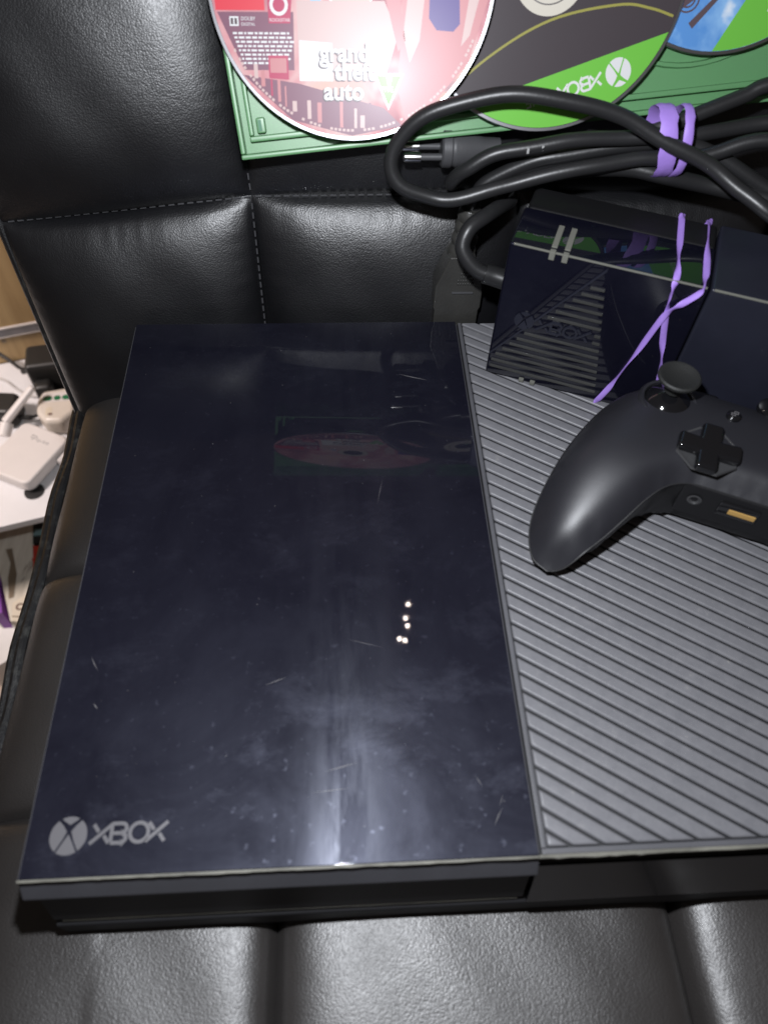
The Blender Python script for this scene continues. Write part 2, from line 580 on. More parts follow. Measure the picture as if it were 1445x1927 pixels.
def pillow(fn, nu=30, nv=30):
    bm = bmesh.new()
    G = [[bm.verts.new(fn(i / nu, j / nv)) for i in range(nu + 1)] for j in range(nv + 1)]
    for j in range(nv):
        for i in range(nu):
            bm.faces.new((G[j][i], G[j][i + 1], G[j + 1][i + 1], G[j + 1][i]))
    return bm

def smooth_step(s_):
    s_ = max(0.0, min(1.0, s_))
    return s_ * s_ * (3 - 2 * s_)
def pucker(u, v, lu, lv, s):
    """small gathers where the leather is pulled into its seams"""
    h = 0.0
    for d, q in ((u * lu, v * lv), ((1 - u) * lu, v * lv), (v * lv, u * lu), ((1 - v) * lv, u * lu)):
        h += math.exp(-((d - 0.007) / 0.006) ** 2) * (math.sin(q * 510 + s + 3 * math.sin(q * 97)) + 0.7 * math.sin(q * 1170 + 2.1 * s + 40 * d) * math.sin(q * 61 + s))
    return h
def puff(u, v, pu=5.0, pv=4.0):
    a = max(0.0, 1 - abs(2 * u - 1) ** pu)
    b = max(0.0, 1 - abs(2 * v - 1) ** pv)
    return (a ** 0.55) * (b ** 0.55)

def wob(x, y, s):
    return math.sin(x * 61 + s) * math.sin(y * 53 + 1.7 * s) + 0.5 * math.sin(x * 140 + y * 97 + s)

XS = [-0.052, 0.0795, 0.2385, 0.3965, 0.5530]
YS = [-0.260, -0.115, 0.036, 0.157, 0.290]
for a in range(4):
    for b in range(4):
        x0, x1, y0, y1 = XS[a], XS[a + 1], YS[b], YS[b + 1]
        hgt = 0.0285 if not (a == 2 and b == 1) else 0.0305
        def fn(u, v, x0=x0, x1=x1, y0=y0, y1=y1, hgt=hgt, a=a, b=b):
            x, y = x0 + (x1 - x0) * u, y0 + (y1 - y0) * v
            pf = puff(u, v, 9.0, 8.0)
            z0 = 0.0115
            if a == 0 and u < 0.5:      # rolls down to the piping at the open side
                z0 = -0.004 + 0.0155 * smooth_step(u / 0.5)
                top = -0.004 + (hgt * puff(u, 0.5, 4.0, 4.0))
                pf = puff(0.5, v, 8.0, 8.0)
                return (x, y, z0 + (top - z0) * (0.55 + 0.45 * pf) + 0.0003 * wob(x, y, b))
            return (x, y, z0 + (hgt - 0.0155) * pf + (0.00014 * pucker(u, v, x1 - x0, y1 - y0, a + b) + 0.0004 * wob(x, y, a + 2 * b)) * pf)
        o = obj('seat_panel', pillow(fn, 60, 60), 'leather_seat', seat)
def stitches(name, p, q, parent, step=0.0048, r=0.00045, sag=0.0):
    bm = bmesh.new()
    p, q = Vector(p), Vector(q)
    n = int((q - p).length / step)
    for k in range(n):
        a = p.lerp(q, (k + 0.18) / n)
        c = p.lerp(q, (k + 0.82) / n)
        m_ = (a + c) / 2
        tube([a, m_, c], r, 5, bm)
    o = obj(name, bm, 'thread', parent)
    o['kind'] = 'stuff'
    return o
# welts along the left edge of the seat
for dx, dz, r in ((-0.0545, -0.0015, 0.0030), (-0.0600, -0.0060, 0.0026)):
    path = [(dx + 0.0008 * math.sin(k * 0.7), -0.26 + 0.55 * k / 60, dz + 0.0006 * math.sin(k * 1.1)) for k in range(61)]
    obj('piping', tube(path, r, 10), 'leather_edge', seat)
obj('side_panel', box(-0.0605, -0.050, -0.258, 0.296, -0.110, -0.006, 0.002), 'leather', seat)

# backrest, reclined 11 degrees; local x along the chair, local y up its slope, local z out of its face
TB = math.radians(11)
back = empty('back_axis')
bpy.data.objects.remove(back)
def bk(x, t_, n_):
    """point on the backrest: x across, t_ up the slope, n_ out of the face"""
    return Vector((x, 0.2870 + 1.6 * max(0.0, t_ - 0.15) ** 2 + t_ * math.sin(TB) - n_ * math.cos(TB), t_ * math.cos(TB) + n_ * math.sin(TB)))
def slab():
    bm = bmesh.new()
    vs = []
    for n_ in (-0.075, -0.004):
        vs.append([bm.verts.new(bk(x, t_, n_)) for x, t_ in ((-0.052, -0.10), (0.552, -0.10), (0.575, 0.262), (-0.076, 0.262))])
    bm.faces.new(vs[0]); bm.faces.new(vs[1])
    for k in range(4):
        bm.faces.new((vs[0][k], vs[0][(k + 1) % 4], vs[1][(k + 1) % 4], vs[1][k]))
    bmesh.ops.recalc_face_normals(bm, faces=bm.faces)
    return bevel(bm, 0.008, 3)
backrest = obj('backrest', slab(), 'leather', chair)
backrest.matrix_parent_inverse = chair.matrix_basis.inverted()
def bx_left(t_):
    return -0.0565 - 0.078 * max(0, t_)
BXS = [None, 0.066, 0.2065, 0.348, 0.490, 0.60]
def bxs(k, t_):
    if k == 0: return bx_left(t_)
    if k == 1: return 0.0668 - 0.018 * max(0.0, t_ - 0.06) * (1 + 3.0 * max(0.0, t_ - 0.1))
    return BXS[k]
def btv(k, x):
    base = (-0.034, 0.1335, 0.268)[k]
    if k == 1: base += -0.014 * max(0.0, min(1.0, (0.067 - x) / 0.125)) + 0.002 * min(1.0, max(0.0, (x - 0.067) / 0.1))
    return base
for a in range(5):
    for b in range(2):
        def fn(u, v, a=a, b=b):
            t0 = btv(b, 0); 
            tt = btv(b, 0.05) + (btv(b + 1, 0.05) - btv(b, 0.05)) * v
            x = bxs(a, tt) + (bxs(a + 1, tt) - bxs(a, tt)) * u
            tt = btv(b, x) + (btv(b + 1, x) - btv(b, x)) * v
            pf = puff(u, v, 3.0, 3.0)
            return bk(x, tt, (0.0185 if a == 0 or b == 0 else 0.006) * pf + 0.00013 * pucker(u, v, 0.13, 0.16, a + 2 * b) * min(1.0, pf * 2) + 0.0005 * wob(x, tt, a * 3 + b) * pf)
        obj('back_panel', pillow(fn, 64, 64), 'leather', backrest)
for p, q in ((bk(0.0668, -0.02, 0.0022), bk(0.0655, 0.131, 0.0022)), (bk(0.0655, 0.136, 0.0022), bk(0.056, 0.262, 0.0022)),
             (bk(-0.062, 0.1205, 0.0022), bk(0.066, 0.1335, 0.0022)), (bk(0.067, 0.1335, 0.0022), bk(0.2065, 0.1355, 0.0022))):
    stitches('stitching', p, q, backrest)
obj('piping', tube([bk(bx_left(t_) - 0.0012, t_, -0.001) for t_ in [-0.03 + 0.01 * k for k in range(30)]], 0.0026, 10), 'leather_edge', backrest)
# the chair's column and base below the seat
obj('column', lathe([(0, -0.62), (0.03, -0.62), (0.03, -0.30), (0.045, -0.13), (0, -0.12)], 20, 0.25, 0.02), 'blackp', chair).matrix_parent_inverse = chair.matrix_basis.inverted()

# ------------------------------------------------------------------ game console
def worn_edge(x0, x1, prof_, step=0.0022, amp=0.00016, chip=None):
    """thin trim along x whose front and lower side wander, with chipped places"""
    bm = bmesh.new()
    rg = random.Random(int(x0 * 1e5) + 5)
    n = int((x1 - x0) / step)
    rings = []
    w = 0.0
    for k in range(n + 1):
        x = x0 + (x1 - x0) * k / n
        w = 0.6 * w + rg.uniform(-amp, amp) * 0.5
        c = 0.0
        if chip and chip[0] < x < chip[1]: c = rg.uniform(0.0, 0.00035)
        rings.append([bm.verts.new((x, y + (w - c if q < 2 else 0), z + (w * 0.5 - c if q == 0 else 0))) for q, (y, z) in enumerate(prof_)])
    for A, B in zip(rings, rings[1:]):
        for q in range(4):
            bm.faces.new((A[q], A[(q + 1) % 4], B[(q + 1) % 4], B[q]))
    bm.faces.new(rings[0]); bm.faces.new(rings[-1])
    return bm
con = tag(empty('game_console', (0.0, 0.0, 0.0215)), 'black game console, left half scratched glossy lid, right half slanted vent slats', 'game console')
def cp(name, bm, mat, parent=None, **kw):
    o = obj(name, bm, mat, parent or con, **kw)
    if parent is None: o.location.z -= 0.0215
    return o
XW, XT, DEP = 0.1745, 0.3330, 0.274
# left half: shell with a lip that leans out at the front, and the body below it
upper = cp('upper_shell', xprism([(0.0006, 0.0774), (-0.0046, 0.0690), (-0.0044, 0.0676), (0.0005, 0.0662), (DEP, 0.0662), (DEP, 0.0774)], -0.0012, XW, 0.0006, 2), 'band')
cp('lower_shell', xprism([(-0.0022, 0.0661), (-0.0074, 0.0430), (-0.0064, 0.0405), (0.26, 0.0405), (0.26, 0.0661)], 0.0012, XW - 0.001, 0.0006), 'shell')
cp('base', xprism([(-0.0050, 0.0404), (-0.0090, 0.0385), (-0.0094, 0.0225), (0.262, 0.0215), (0.262, 0.0404)], 0.0008, XT - 0.006, 0.0008), 'dark')
cp('seam_line', xprism([(-0.0075, 0.0416), (-0.0077, 0.0407), (-0.0055, 0.0407), (-0.0055, 0.0416)], 0.004, XW - 0.003), 'edge', smooth=False)
panel = cp('glossy_lid', prism([(0, 0), (XW - 0.0010, 0), (XW - 0.0010, DEP - 0.0004), (0, DEP - 0.0004)], 0.0775, 0.0792, 0.0003, 2), 'gloss')
cp('lid_edge', worn_edge(-0.0006, XW - 0.0010, [(-0.0008, 0.0774), (-0.0008, 0.0786), (-0.00005, 0.0788), (-0.00005, 0.0774)], amp=0.0002), 'edge', smooth=False)
# logo on the lid
for k, b in enumerate(logo_ball(0.0062, 0.0, 0.00012)):
    o = obj('logo_piece', b, 'silver', panel, smooth=False, loc=(0.0138, 0.0131, 0.07922), rot=(0, 0, math.radians(0)))
for b in xbox_letters(0.0062, 0.0012, 0.0, 0.00012):
    obj('logo_letter', b, 'silver', panel, smooth=False, loc=(0.0212, 0.0102, 0.07922))
# scratches in the lid
def scratch(p, q, w=0.0005, z=0.07922):
    w *= 0.40
    d = (Vector(q) - Vector(p)).normalized()
    n = Vector((-d.y, d.x)) * w / 2
    mid = (Vector(p) + Vector(q)) / 2 + n * random.uniform(-1, 1)
    obj('scratch', prism([tuple(p), tuple(mid - n), tuple(q), tuple(mid + n)], z, z + 0.00005), 'scratch', panel, smooth=False)
for p, q, w in (((0.1397, 0.2329), (0.1540, 0.2283), 0.0013), ((0.1281, 0.1648), (0.1249, 0.1495), 0.0004), ((0.0781, 0.0648), (0.0862, 0.0677), 0.0008),
                ((0.1632, 0.0161), (0.1595, 0.0101), 0.0008), ((0.1640, 0.0205), (0.1622, 0.0165), 0.0005), ((0.1005, 0.031), (0.113, 0.034), 0.0008), ((0.096, 0.024), (0.110, 0.025), 0.0005),
                ((0.014, 0.060), (0.016, 0.0575), 0.0012), ((0.010, 0.079), (0.0135, 0.073), 0.0009), ((0.155, 0.0275), (0.157, 0.0235), 0.0005), ((0.110, 0.083), (0.124, 0.079), 0.0004)):
    scratch(p, q, w)
for k in range(60):
    x, y = random.uniform(0.006, 0.168), random.uniform(0.006, 0.268) ** 1.0
    r = random.uniform(0.00008, 0.00024)
    obj('dust_speck', prism(circle(x, y, r, 5), 0.07922, 0.0793), 'scratch', panel, smooth=False)

# right half: frame, recessed deck and slanted slats
cp('vent_shell', xprism([(0.0, 0.0768), (-0.0006, 0.0745), (0.0006, 0.0700), (0.0006, 0.0664), (DEP, 0.0664), (DEP, 0.0768)], XW + 0.0002, XT, 0.0004), 'dark')
cp('vent_front', xprism([(-0.0006, 0.0662), (-0.0018, 0.0700), (-0.0092, 0.0410), (-0.0090, 0.0405), (0.26, 0.0405), (0.26, 0.0662)], XW + 0.0002, XT - 0.001, 0.0004), 'gloss_front')
deck = cp('vent_deck', box(XW + 0.0004, XT - 0.0004, 0.0006, DEP - 0.0006, 0.0768, 0.0772), 'dark', smooth=False)
cp('vent_edge', worn_edge(XW - 0.0008, XT, [(-0.0009, 0.0764), (-0.0009, 0.0786), (0.0002, 0.0789), (0.0002, 0.0764)], chip=(0.180, 0.210)), 'edge', smooth=False)
cp('vent_border', box(XW + 0.0004, XW + 0.0022, 0.0024, DEP - 0.0008, 0.07722, 0.0786, 0.0003), 'border')
cp('vent_border', box(XW + 0.0004, XT - 0.0004, 0.0003, 0.0023, 0.07722, 0.0786, 0.0003), 'border')
def clip(poly, a, b, c):
    """keep a*x+b*y<=c"""
    out = []
    for i in range(len(poly)):
        p, q = poly[i], poly[(i + 1) % len(poly)]
        dp, dq = a * p[0] + b * p[1] - c, a * q[0] + b * q[1] - c
        if dp <= 0: out.append(p)
        if (dp < 0 < dq) or (dq < 0 < dp):
            s = dp / (dp - dq)
            out.append((p[0] + (q[0] - p[0]) * s, p[1] + (q[1] - p[1]) * s))
    return out
SA = math.radians(-33.0)
ax, ay = -math.sin(SA), math.cos(SA)      # across the slats
vx0, vx1, vy0, vy1 = XW + 0.0026, XT - 0.003, 0.0027, DEP - 0.0014
base_c = ax * vx0 + ay * vy0
PITCH = 0.00612
k = 0
while True:
    c0 = base_c + (k - 1) * PITCH + 0.0050
    c1 = c0 + PITCH - 0.00095
    poly = [(vx0, vy0), (vx1, vy0), (vx1, vy1), (vx0, vy1)]
    poly = clip(clip(poly, ax, ay, c1), -ax, -ay, -c0)
    k += 1
    if c0 > ax * vx1 + ay * vy1: break
    pl = []
    for p in poly:
        if not pl or (Vector(p) - Vector(pl[-1])).length > 0.0004: pl.append(p)
    if len(pl) < 3: continue
    try:
        cp('vent_slat', prism(pl, 0.07722, 0.0791, 0.00115, 3), 'slat', angle=70)
    except Exception:
        pass

# ------------------------------------------------------------------ power supply brick
BR = math.radians(-22.25)
brick = tag(empty('power_supply', (0.185, 0.234, 0.0792), (0, 0, BR)), 'glossy black power supply brick standing on edge behind the controller, purple band round it', 'power supply')
# local x along, local -y towards the viewer, z up; front face at y=0
BL, BH, BT = 0.0865, 0.0775, 0.050
def yprism(pts, y0, y1, bev=0.0, seg=2):
    bm = prism(pts, 0, 1)
    for v in bm.verts:
        x, z, s = v.co
        v.co = (x, y0 + (y1 - y0) * s, z)
    bmesh.ops.recalc_face_normals(bm, faces=bm.faces)
    return bevel(bm, bev, seg)
obj('body', box(0, BL, 0, BT * 0.60, 0, BH, 0.0012, 3), 'gloss_brick', brick)
obj('rear_body', box(0.0010, BL, BT * 0.60 + 0.0004, BT, 0.0010, BH - 0.0008, 0.002, 3), 'pad_under', brick)
obj('end_cap', box(BL + 0.0006, BL + 0.080, 0.0002, BT, 0.0, BH - 0.0001, 0.0014, 3), 'cap', brick)
obj('front_edge', box(0.002, BL - 0.001, -0.00030, 0.0006, BH - 0.0006, BH + 0.0002, 0.0002), 'foot', brick)
obj('front_edge', box(BL + 0.002, BL + 0.078, -0.00020, 0.0006, BH - 0.0008, BH + 0.00015, 0.0002), 'foot', brick)
# diagonal ridge and the ribs below it
obj('ridge', yprism([(0.0005, 0.0145), (0.0005, 0.0130), (0.0440, 0.0745), (0.0440, 0.0762)], -0.0007, 0.0004), 'cap', brick, smooth=False)
for k in range(17):
    z = 0.0065 + k * 0.0042
    x0 = max(0.002, 0.0025 + (z - 0.0135) * 0.0435 / 0.0615)
    x1 = 0.0565 - 0.0125 * (k / 16.0)
    if z > 0.012 and x1 - x0 < 0.003: continue
    if 0.034 < z < 0.0415: x0 = max(x0, 0.0475)
    obj('rib', yprism([(x0, z), (x0, z - 0.0009), (x1, z - 0.0009), (x1, z)], -0.0010, 0.0004), 'rib', brick, smooth=False)
lb = xbox_letters(0.0062, 0.0011, 0.0, 0.0008)
for b in lb:
    o = obj('logo_letter', b, 'cap', brick, smooth=False, loc=(0.0455, 0.0, 0.0415), rot=(math.radians(90), 0, 0))
    o.location = (0.0200, -0.0001, 0.0350)
for b in logo_ball(0.0048, 0.0, 0.0008):
    o = obj('logo_piece', b, 'cap', brick, smooth=False, loc=(0.0140, -0.0001, 0.0385))
    o.rotation_euler = (math.radians(90), 0, 0)
# rubber feet: two bars across the upper long edge, two stubs at the lower edge
for x in (0.0180, 0.0238):
    obj('rubber_foot', box(x, x + 0.0026, 0.0030, 0.0200, BH, BH + 0.0008, 0.0003), 'foot', brick)
    obj('rubber_foot', box(x, x + 0.0026, -0.0009, 0.0016, BH - 0.0035, BH + 0.0006, 0.0003), 'foot', brick)
    obj('rubber_foot', box(x, x + 0.0026, -0.0014, 0.0014, 0.0004, 0.0026, 0.0004), 'foot', brick)
# captive output cable: leaves the end of the brick, loops up and runs off with the bundle
inv = Matrix.LocRotScale(Vector((0.185, 0.234, 0.0792)), Matrix.Rotation(BR, 3, 'Z'), None).inverted()
loopp = [(0.2010, 0.2450, 0.1235), (0.1864, 0.2500, 0.1262), (0.1772, 0.2520, 0.1284), (0.1710, 0.2550, 0.1338), (0.1689, 0.2580, 0.1390), (0.1724, 0.2620, 0.1454), (0.1802, 0.2680, 0.1475),
         (0.1900, 0.2800, 0.1455), (0.1960, 0.2895, 0.1430), (0.1925, 0.2920, 0.1445), (0.1930, 0.2880, 0.1520), (0.2024, 0.2830, 0.1585), (0.2159, 0.2790, 0.1634), (0.2298, 0.2760, 0.1667), (0.2466, 0.2735, 0.1678), (0.2607, 0.2695, 0.1668),
         (0.2825, 0.2680, 0.1629), (0.3118, 0.2580, 0.1620), (0.345, 0.2560, 0.1640), (0.370, 0.2620, 0.172)]
obj('output_cable', tube([inv @ p for p in catmull(loopp, 10)], 0.0037, 16), 'cable', brick)
obj('strain_relief', tube([inv @ p for p in catmull([(0.2010, 0.2450, 0.1235), (0.1864, 0.2500, 0.1262), (0.1800, 0.2512, 0.1276)], 8)], 0.0048, 16), 'cable', brick)

# ------------------------------------------------------------------ controller
pad = tag(empty('game_controller', (0.2825, 0.1431, 0.0790), (0, 0, math.radians(-25))), 'matte black gamepad lying on the vent slats in front of the power brick', 'gamepad')
mm = 0.001
half_out = [(0, 39), (-18, 40), (-36, 40), (-50, 35), (-60, 23), (-68, 5), (-74, -16), (-78, -38), (-78, -53), (-73, -65), (-65.5, -69)]
half_in = [(-58, -65.5), (-50, -55), (-43, -43.5), (-37, -33), (-30.5, -25), (-22, -21), (-10, -20.5), (0, -20.5)]
oc = catmull([(x, y, 0) for x, y in half_out], 6)
ic = catmull([(x, y, 0) for x, y in half_out[-1:] + half_in], 6)
left = [(p.x, p.y, 0) for p in oc] + [(p.x, p.y, 1) for p in ic[1:]]
right = [(-x, y, s) for x, y, s in left[::-1]][1:-1]
loop = left + right
def seg_d(px, py, a, b):
    vx, vy = b[0] - a[0], b[1] - a[1]
    L2 = vx * vx + vy * vy
    s = 0 if L2 == 0 else max(0, min(1, ((px - a[0]) * vx + (py - a[1]) * vy) / L2))
    return math.hypot(px - a[0] - s * vx, py - a[1] - s * vy)
segs_o, segs_i = [], []
for i in range(len(loop)):
    a, b = loop[i], loop[(i + 1) % len(loop)]
    (segs_i if a[2] and b[2] else segs_o).append((a, b))
def inside(x, y):
    c = False
    for i in range(len(loop)):
        a, b = loop[i], loop[(i + 1) % len(loop)]
        if (a[1] > y) != (b[1] > y) and x < (b[0] - a[0]) * (y - a[1]) / (b[1] - a[1]) + a[0]: c = not c
    return c
pts2 = [Vector((x, y)) for x, y, s in loop]
nb = len(pts2)
yy = -68.0
row = 0
while yy < 40:
    xx = -79.0 + (1.2 if row % 2 else 0)
    while xx < 79:
        if inside(xx, yy):
            d = min(min(seg_d(xx, yy, a, b) for a, b in segs_o), min(seg_d(xx, yy, a, b) for a, b in segs_i))
            if d > 1.0: pts2.append(Vector((xx, yy)))
        xx += 2.6
    yy += 2.4
    row += 1
cv, ce, cf = delaunay_2d_cdt(pts2, [(i, (i + 1) % nb) for i in range(nb)], [], 1, 1e-5)[:3]
def prof(d, w):
    s = max(0.0, min(1.0, d / w))
    return math.sqrt(max(0.0, 1 - (1 - s) ** 2))
def smooth01(s):
    s = max(0.0, min(1.0, s))
    return s * s * (3 - 2 * s)
def rim(x, y):
    return 25.0 - 18.0 * smooth01((-y - 14) / 58.0) - 3.0 * smooth01((y - 10) / 30.0)
dist = []
for p in cv:
    dist.append((min(seg_d(p.x, p.y, a, b) for a, b in segs_o), min(seg_d(p.x, p.y, a, b) for a, b in segs_i)))
def rim_at(x, y, do, di):
    """edge height: higher along the inner side of the grips and the lower edge"""
    return rim(x, y) + 8.0 * smooth01(do / 15.0) * (1 - smooth01(di / 12.0))
def pad_top(i):
    p = cv[i]
    do, di = dist[i]
    Hh = 16.5 - 2.0 * smooth01((-p.y - 20) / 45.0)
    r_ = rim_at(p.x, p.y, do, di)
    return r_ + (rim(p.x, p.y) + Hh - r_) * prof(do, 24) * prof(di, 9)
def pad_bot(i):
    p = cv[i]
    do, di = dist[i]
    r_ = rim_at(p.x, p.y, do, di)
    floor_ = 1.0 + 9.0 * smooth01((p.y + 25) / 40.0)
    return r_ - (r_ - floor_) * min(prof(do, 13), prof(di, 5))
def pad_mesh(zf, edge_drop=0.0):
    bm = bmesh.new()
    vs = [bm.verts.new((p.x * mm, p.y * mm, zf(i) * mm)) for i, p in enumerate(cv)]
    for f in cf:
        if len(f) >= 3: bm.faces.new([vs[i] for i in f])
    return bm
def smooth_bm(bm, n=2):
    for _ in range(n):
        bmesh.ops.smooth_vert(bm, verts=[v for v in bm.verts if not v.is_boundary], factor=0.5, use_axis_x=False, use_axis_y=False, use_axis_z=True)
    return bm
shell = obj('top_shell', smooth_bm(pad_mesh(pad_top), 9), 'pad_shell', pad, angle=80)
obj('bottom_shell', smooth_bm(pad_mesh(lambda i: pad_bot(i) - 0.25), 2), 'pad_under', pad, angle=80)
obj('shell_seam', tube([(x * mm * 1.0, y * mm * 1.0, (rim_at(x, y, min(seg_d(x, y, a, b) for a, b in segs_o), min(seg_d(x, y, a, b) for a, b in segs_i)) - 0.2) * mm) for x, y, s in loop], 0.00045, 6, closed=True), 'pad_under', pad)
FACE = 0.0405
def stick(x, y, name='thumbstick'):
    s = obj(name, lathe([(0, 0.020), (0.0040, 0.020), (0.0038, 0.0250), (0.0080, 0.0262), (0.0091, 0.0272), (0.0091, 0.0282), (0.0084, 0.0288), (0.0074, 0.0287), (0.0060, 0.0279), (0.0030, 0.0273), (0, 0.0272)], 36), 'rubber', pad, loc=(x, y, FACE - 0.0142))
    obj('stick_ball', lathe([(0, 0.0190), (0.0045, 0.0180), (0.0085, 0.0158), (0.0105, 0.0128)], 36), 'pad_gloss', s)
    obj('stick_collar', lathe([(0.0104, 0.0120), (0.0106, 0.0143), (0.0118, 0.0146), (0.0128, 0.0132), (0.0130, 0.0118)], 40), 'pad_shell', s)
stick(-0.0400, 0.0150)
stick(0.0200, -0.0090)
# directional pad
dp = obj('direction_pad', None or (lambda: prism([(x * mm * 1.14, y * mm * 1.14) for x, y in ((-3.9, 3.9), (-3.9, 11.2), (3.9, 11.2), (3.9, 3.9), (11.2, 3.9), (11.2, -3.9), (3.9, -3.9), (3.9, -11.2), (-3.9, -11.2), (-3.9, -3.9), (-11.2, -3.9), (-11.2, 3.9))], 0.0, 0.0044, 0.0016, 3))(), 'pad_gloss', pad, loc=(-0.0200, -0.0090, FACE))
for v in dp.data.vertices:      # dished in the middle
    rr = math.hypot(v.co.x, v.co.y)
    if v.co.z > 0.002: v.co.z += 0.0012 * min(1, rr / 0.011) - 0.0010
obj('pad_dish', lathe([(0, 0.0010), (0.0110, 0.0012), (0.0124, 0.0017), (0.0130, 0.0018), (0.0134, 0.0010)], 8), 'dish', pad, loc=(-0.0200, -0.0090, FACE - 0.0006), rot=(0, 0, math.radians(22.5)))
for x, y, r in ((-0.0125, 0.0150, 0.0033), (0.0125, 0.0150, 0.0033), (0.004, 0.0300, 0.0066)):
    o = obj('button', lathe([(0, 0.0022), (r * 0.7, 0.0020), (r * 0.95, 0.0012), (r, -0.001)], 24), 'pad_gloss', pad, loc=(x, y, FACE + 0.0006 - (0.0032 if y > 0.02 else 0)))
    if x < 0:   # view icon: two overlapping squares
        for q, s in ((-0.0006, 0.0), (0.0005, 0.0001)):
            b = bmesh.new()
            stroke(b, [(q - 0.0008, q - 0.0006), (q + 0.0008, q - 0.0006), (q + 0.0008, q + 0.0006), (q - 0.0008, q + 0.0006), (q - 0.0008, q - 0.0006)], 0.0003, 0.0021 + s, 0.0023 + s)
            obj('icon', b, 'scratch', o, smooth=False)
for x, y in ((0.0400, 0.0270), (0.0400, 0.0030), (0.0520, 0.0150), (0.0280, 0.0150)):
    obj('face_button', lathe([(0, 0.0045), (0.0035, 0.0042), (0.0052, 0.0032), (0.0058, 0.0)], 28), 'pad_gloss', pad, loc=(x, y, FACE))
for s in (-1, 1):
    obj('bumper', prism([(s * 0.016, 0.0350), (s * 0.036, 0.0362), (s * 0.049, 0.0320), (s * 0.052, 0.0345), (s * 0.039, 0.0420), (s * 0.016, 0.0420)][::s], 0.0180, 0.0275, 0.0018, 3), 'pad_gloss', pad)
# lower edge: headset port and gold sticker on the front wall of the underside
obj('port_panel', box(-0.024, 0.024, -0.0216, -0.0140, 0.0140, 0.0325, 0.0012), 'pad_under', pad)
o = obj('jack', lathe([(0.0026, 0.0), (0.0030, 0.0004), (0.0022, 0.0006), (0.0017, 0.0001), (0.0, -0.0010)], 20), 'metal', pad, loc=(-0.0175, -0.0217, 0.0245), rot=(math.radians(90), 0, 0))
o.data.materials[0] = M['dish']
obj('port', box(-0.0080, 0.0085, -0.0225, -0.0210, 0.0205, 0.0290, 0.0010), 'pad_gloss', pad)
obj('gold_contact', box(-0.0035, 0.0075, -0.0229, -0.0220, 0.0232, 0.0260, 0.0003), 'gold', pad)

# ------------------------------------------------------------------ green game case and discs (leaning back 20 degrees)
TC = math.radians(25.5)
def cpt(x, u, n=0.0):
    return (x, 0.275 + u * math.sin(TC) - n * math.cos(TC), 0.15 + u * math.cos(TC) + n * math.sin(TC))
LEAN = (math.radians(64.5), 0, 0)
def rotated(a):
    m_ = Matrix.Rotation(math.radians(64.5), 3, 'X') @ Matrix.Rotation(math.radians(a), 3, 'Z')
    return m_.to_euler()
case = tag(empty('disc_case', cpt(0.0666, 0.0179, -0.0018), rotated(5.9)), 'open green plastic game case leaning on the chair back under three discs', 'disc case')
CW, CH = 0.1295, 0.171
for x0 in (0.0, CW + 0.0145):
    obj('tray', box(x0, x0 + CW, 0, CH, -0.0095, -0.0075, 0.0006), 'green', case)
    for args in ((x0, x0 + CW, 0.0, 0.0022, -0.0074, 0.0), (x0, x0 + CW, CH - 0.0022, CH, -0.0074, 0.0), (x0, x0 + 0.0022, 0.0023, CH - 0.0023, -0.0074, 0.0), (x0 + CW - 0.0022, x0 + CW, 0.0023, CH - 0.0023, -0.0074, 0.0)):
        obj('rim', box(*args, 0.0007, 2), 'green', case)
    # inner ledge and clip with a dark slot
    obj('ledge', box(x0 + 0.0050, x0 + CW - 0.0050, 0.0068, 0.0092, -0.0074, -0.0028, 0.0006), 'green', case)
    obj('ledge', box(x0 + 0.0050, x0 + 0.0070, 0.0094, 0.090, -0.0074, -0.0028, 0.0006), 'green', case)
    obj('clip', box(x0 + 0.0088, x0 + 0.0128, 0.0100, 0.0165, -0.0074, -0.0030, 0.0008), 'green', case)
    obj('clip_slot', box(x0 + 0.0097, x0 + 0.0112, 0.0110, 0.0155, -0.0074, -0.0027), 'btn_green', case, smooth=False)
    obj('hub_post', lathe([(0, -0.0035), (0.0065, -0.0035), (0.0070, -0.0074)], 24, x0 + CW / 2, 0.085), 'green', case)
    obj('disc_well', lathe([(0.0605, -0.0074), (0.0610, -0.0052), (0.0625, -0.0050), (0.0630, -0.0074)], 64, x0 + CW / 2, 0.080), 'green', case)
obj('spine', box(CW + 0.0004, CW + 0.0141, 0, CH, -0.0095, -0.0078, 0.0005), 'green', case)

def disc(cx, cu, n, mat, label, tilt=0.0):
    d = tag(empty('game_disc', cpt(cx, cu, n), (Matrix.Rotation(math.radians(64.5), 3, 'X') @ Matrix.Rotation(math.radians(-tilt), 3, 'Y') @ Matrix.Rotation(math.radians(-0.5 * tilt), 3, 'X')).to_euler()), label, 'disc', 'three game discs on the green case')
    ro, ri = 0.0600, 0.0075
    obj('disc_body', lathe([(ri, -0.0006), (ro - 0.0003, -0.0006), (ro, -0.0003), (ro, 0.0003), (ro - 0.0003, 0.0006), (ro - 0.0015, 0.0006), (ro - 0.0015, 0.0), (ri, 0.0)], 96), 'disc_under', d)
    obj('print_layer', lathe([(0.0115, 0.00005), (0.0115, 0.00066), (ro - 0.0016, 0.00066), (ro - 0.0016, 0.00005)], 96), mat, d)
    obj('clear_hub', lathe([(ri, 0.00005), (ri, 0.0007), (0.0113, 0.0007), (0.0113, 0.00005)], 48), 'clear', d)
    return d
PZ = 0.00068
def patch(d, name, pts, mat, lift=0.0, label=None):
    o = obj(name, prism([(x * mm, y * mm) for x, y in pts], PZ + lift, PZ + lift + 0.00005), mat, d, smooth=False)
    if label: o['label'] = label
    return o
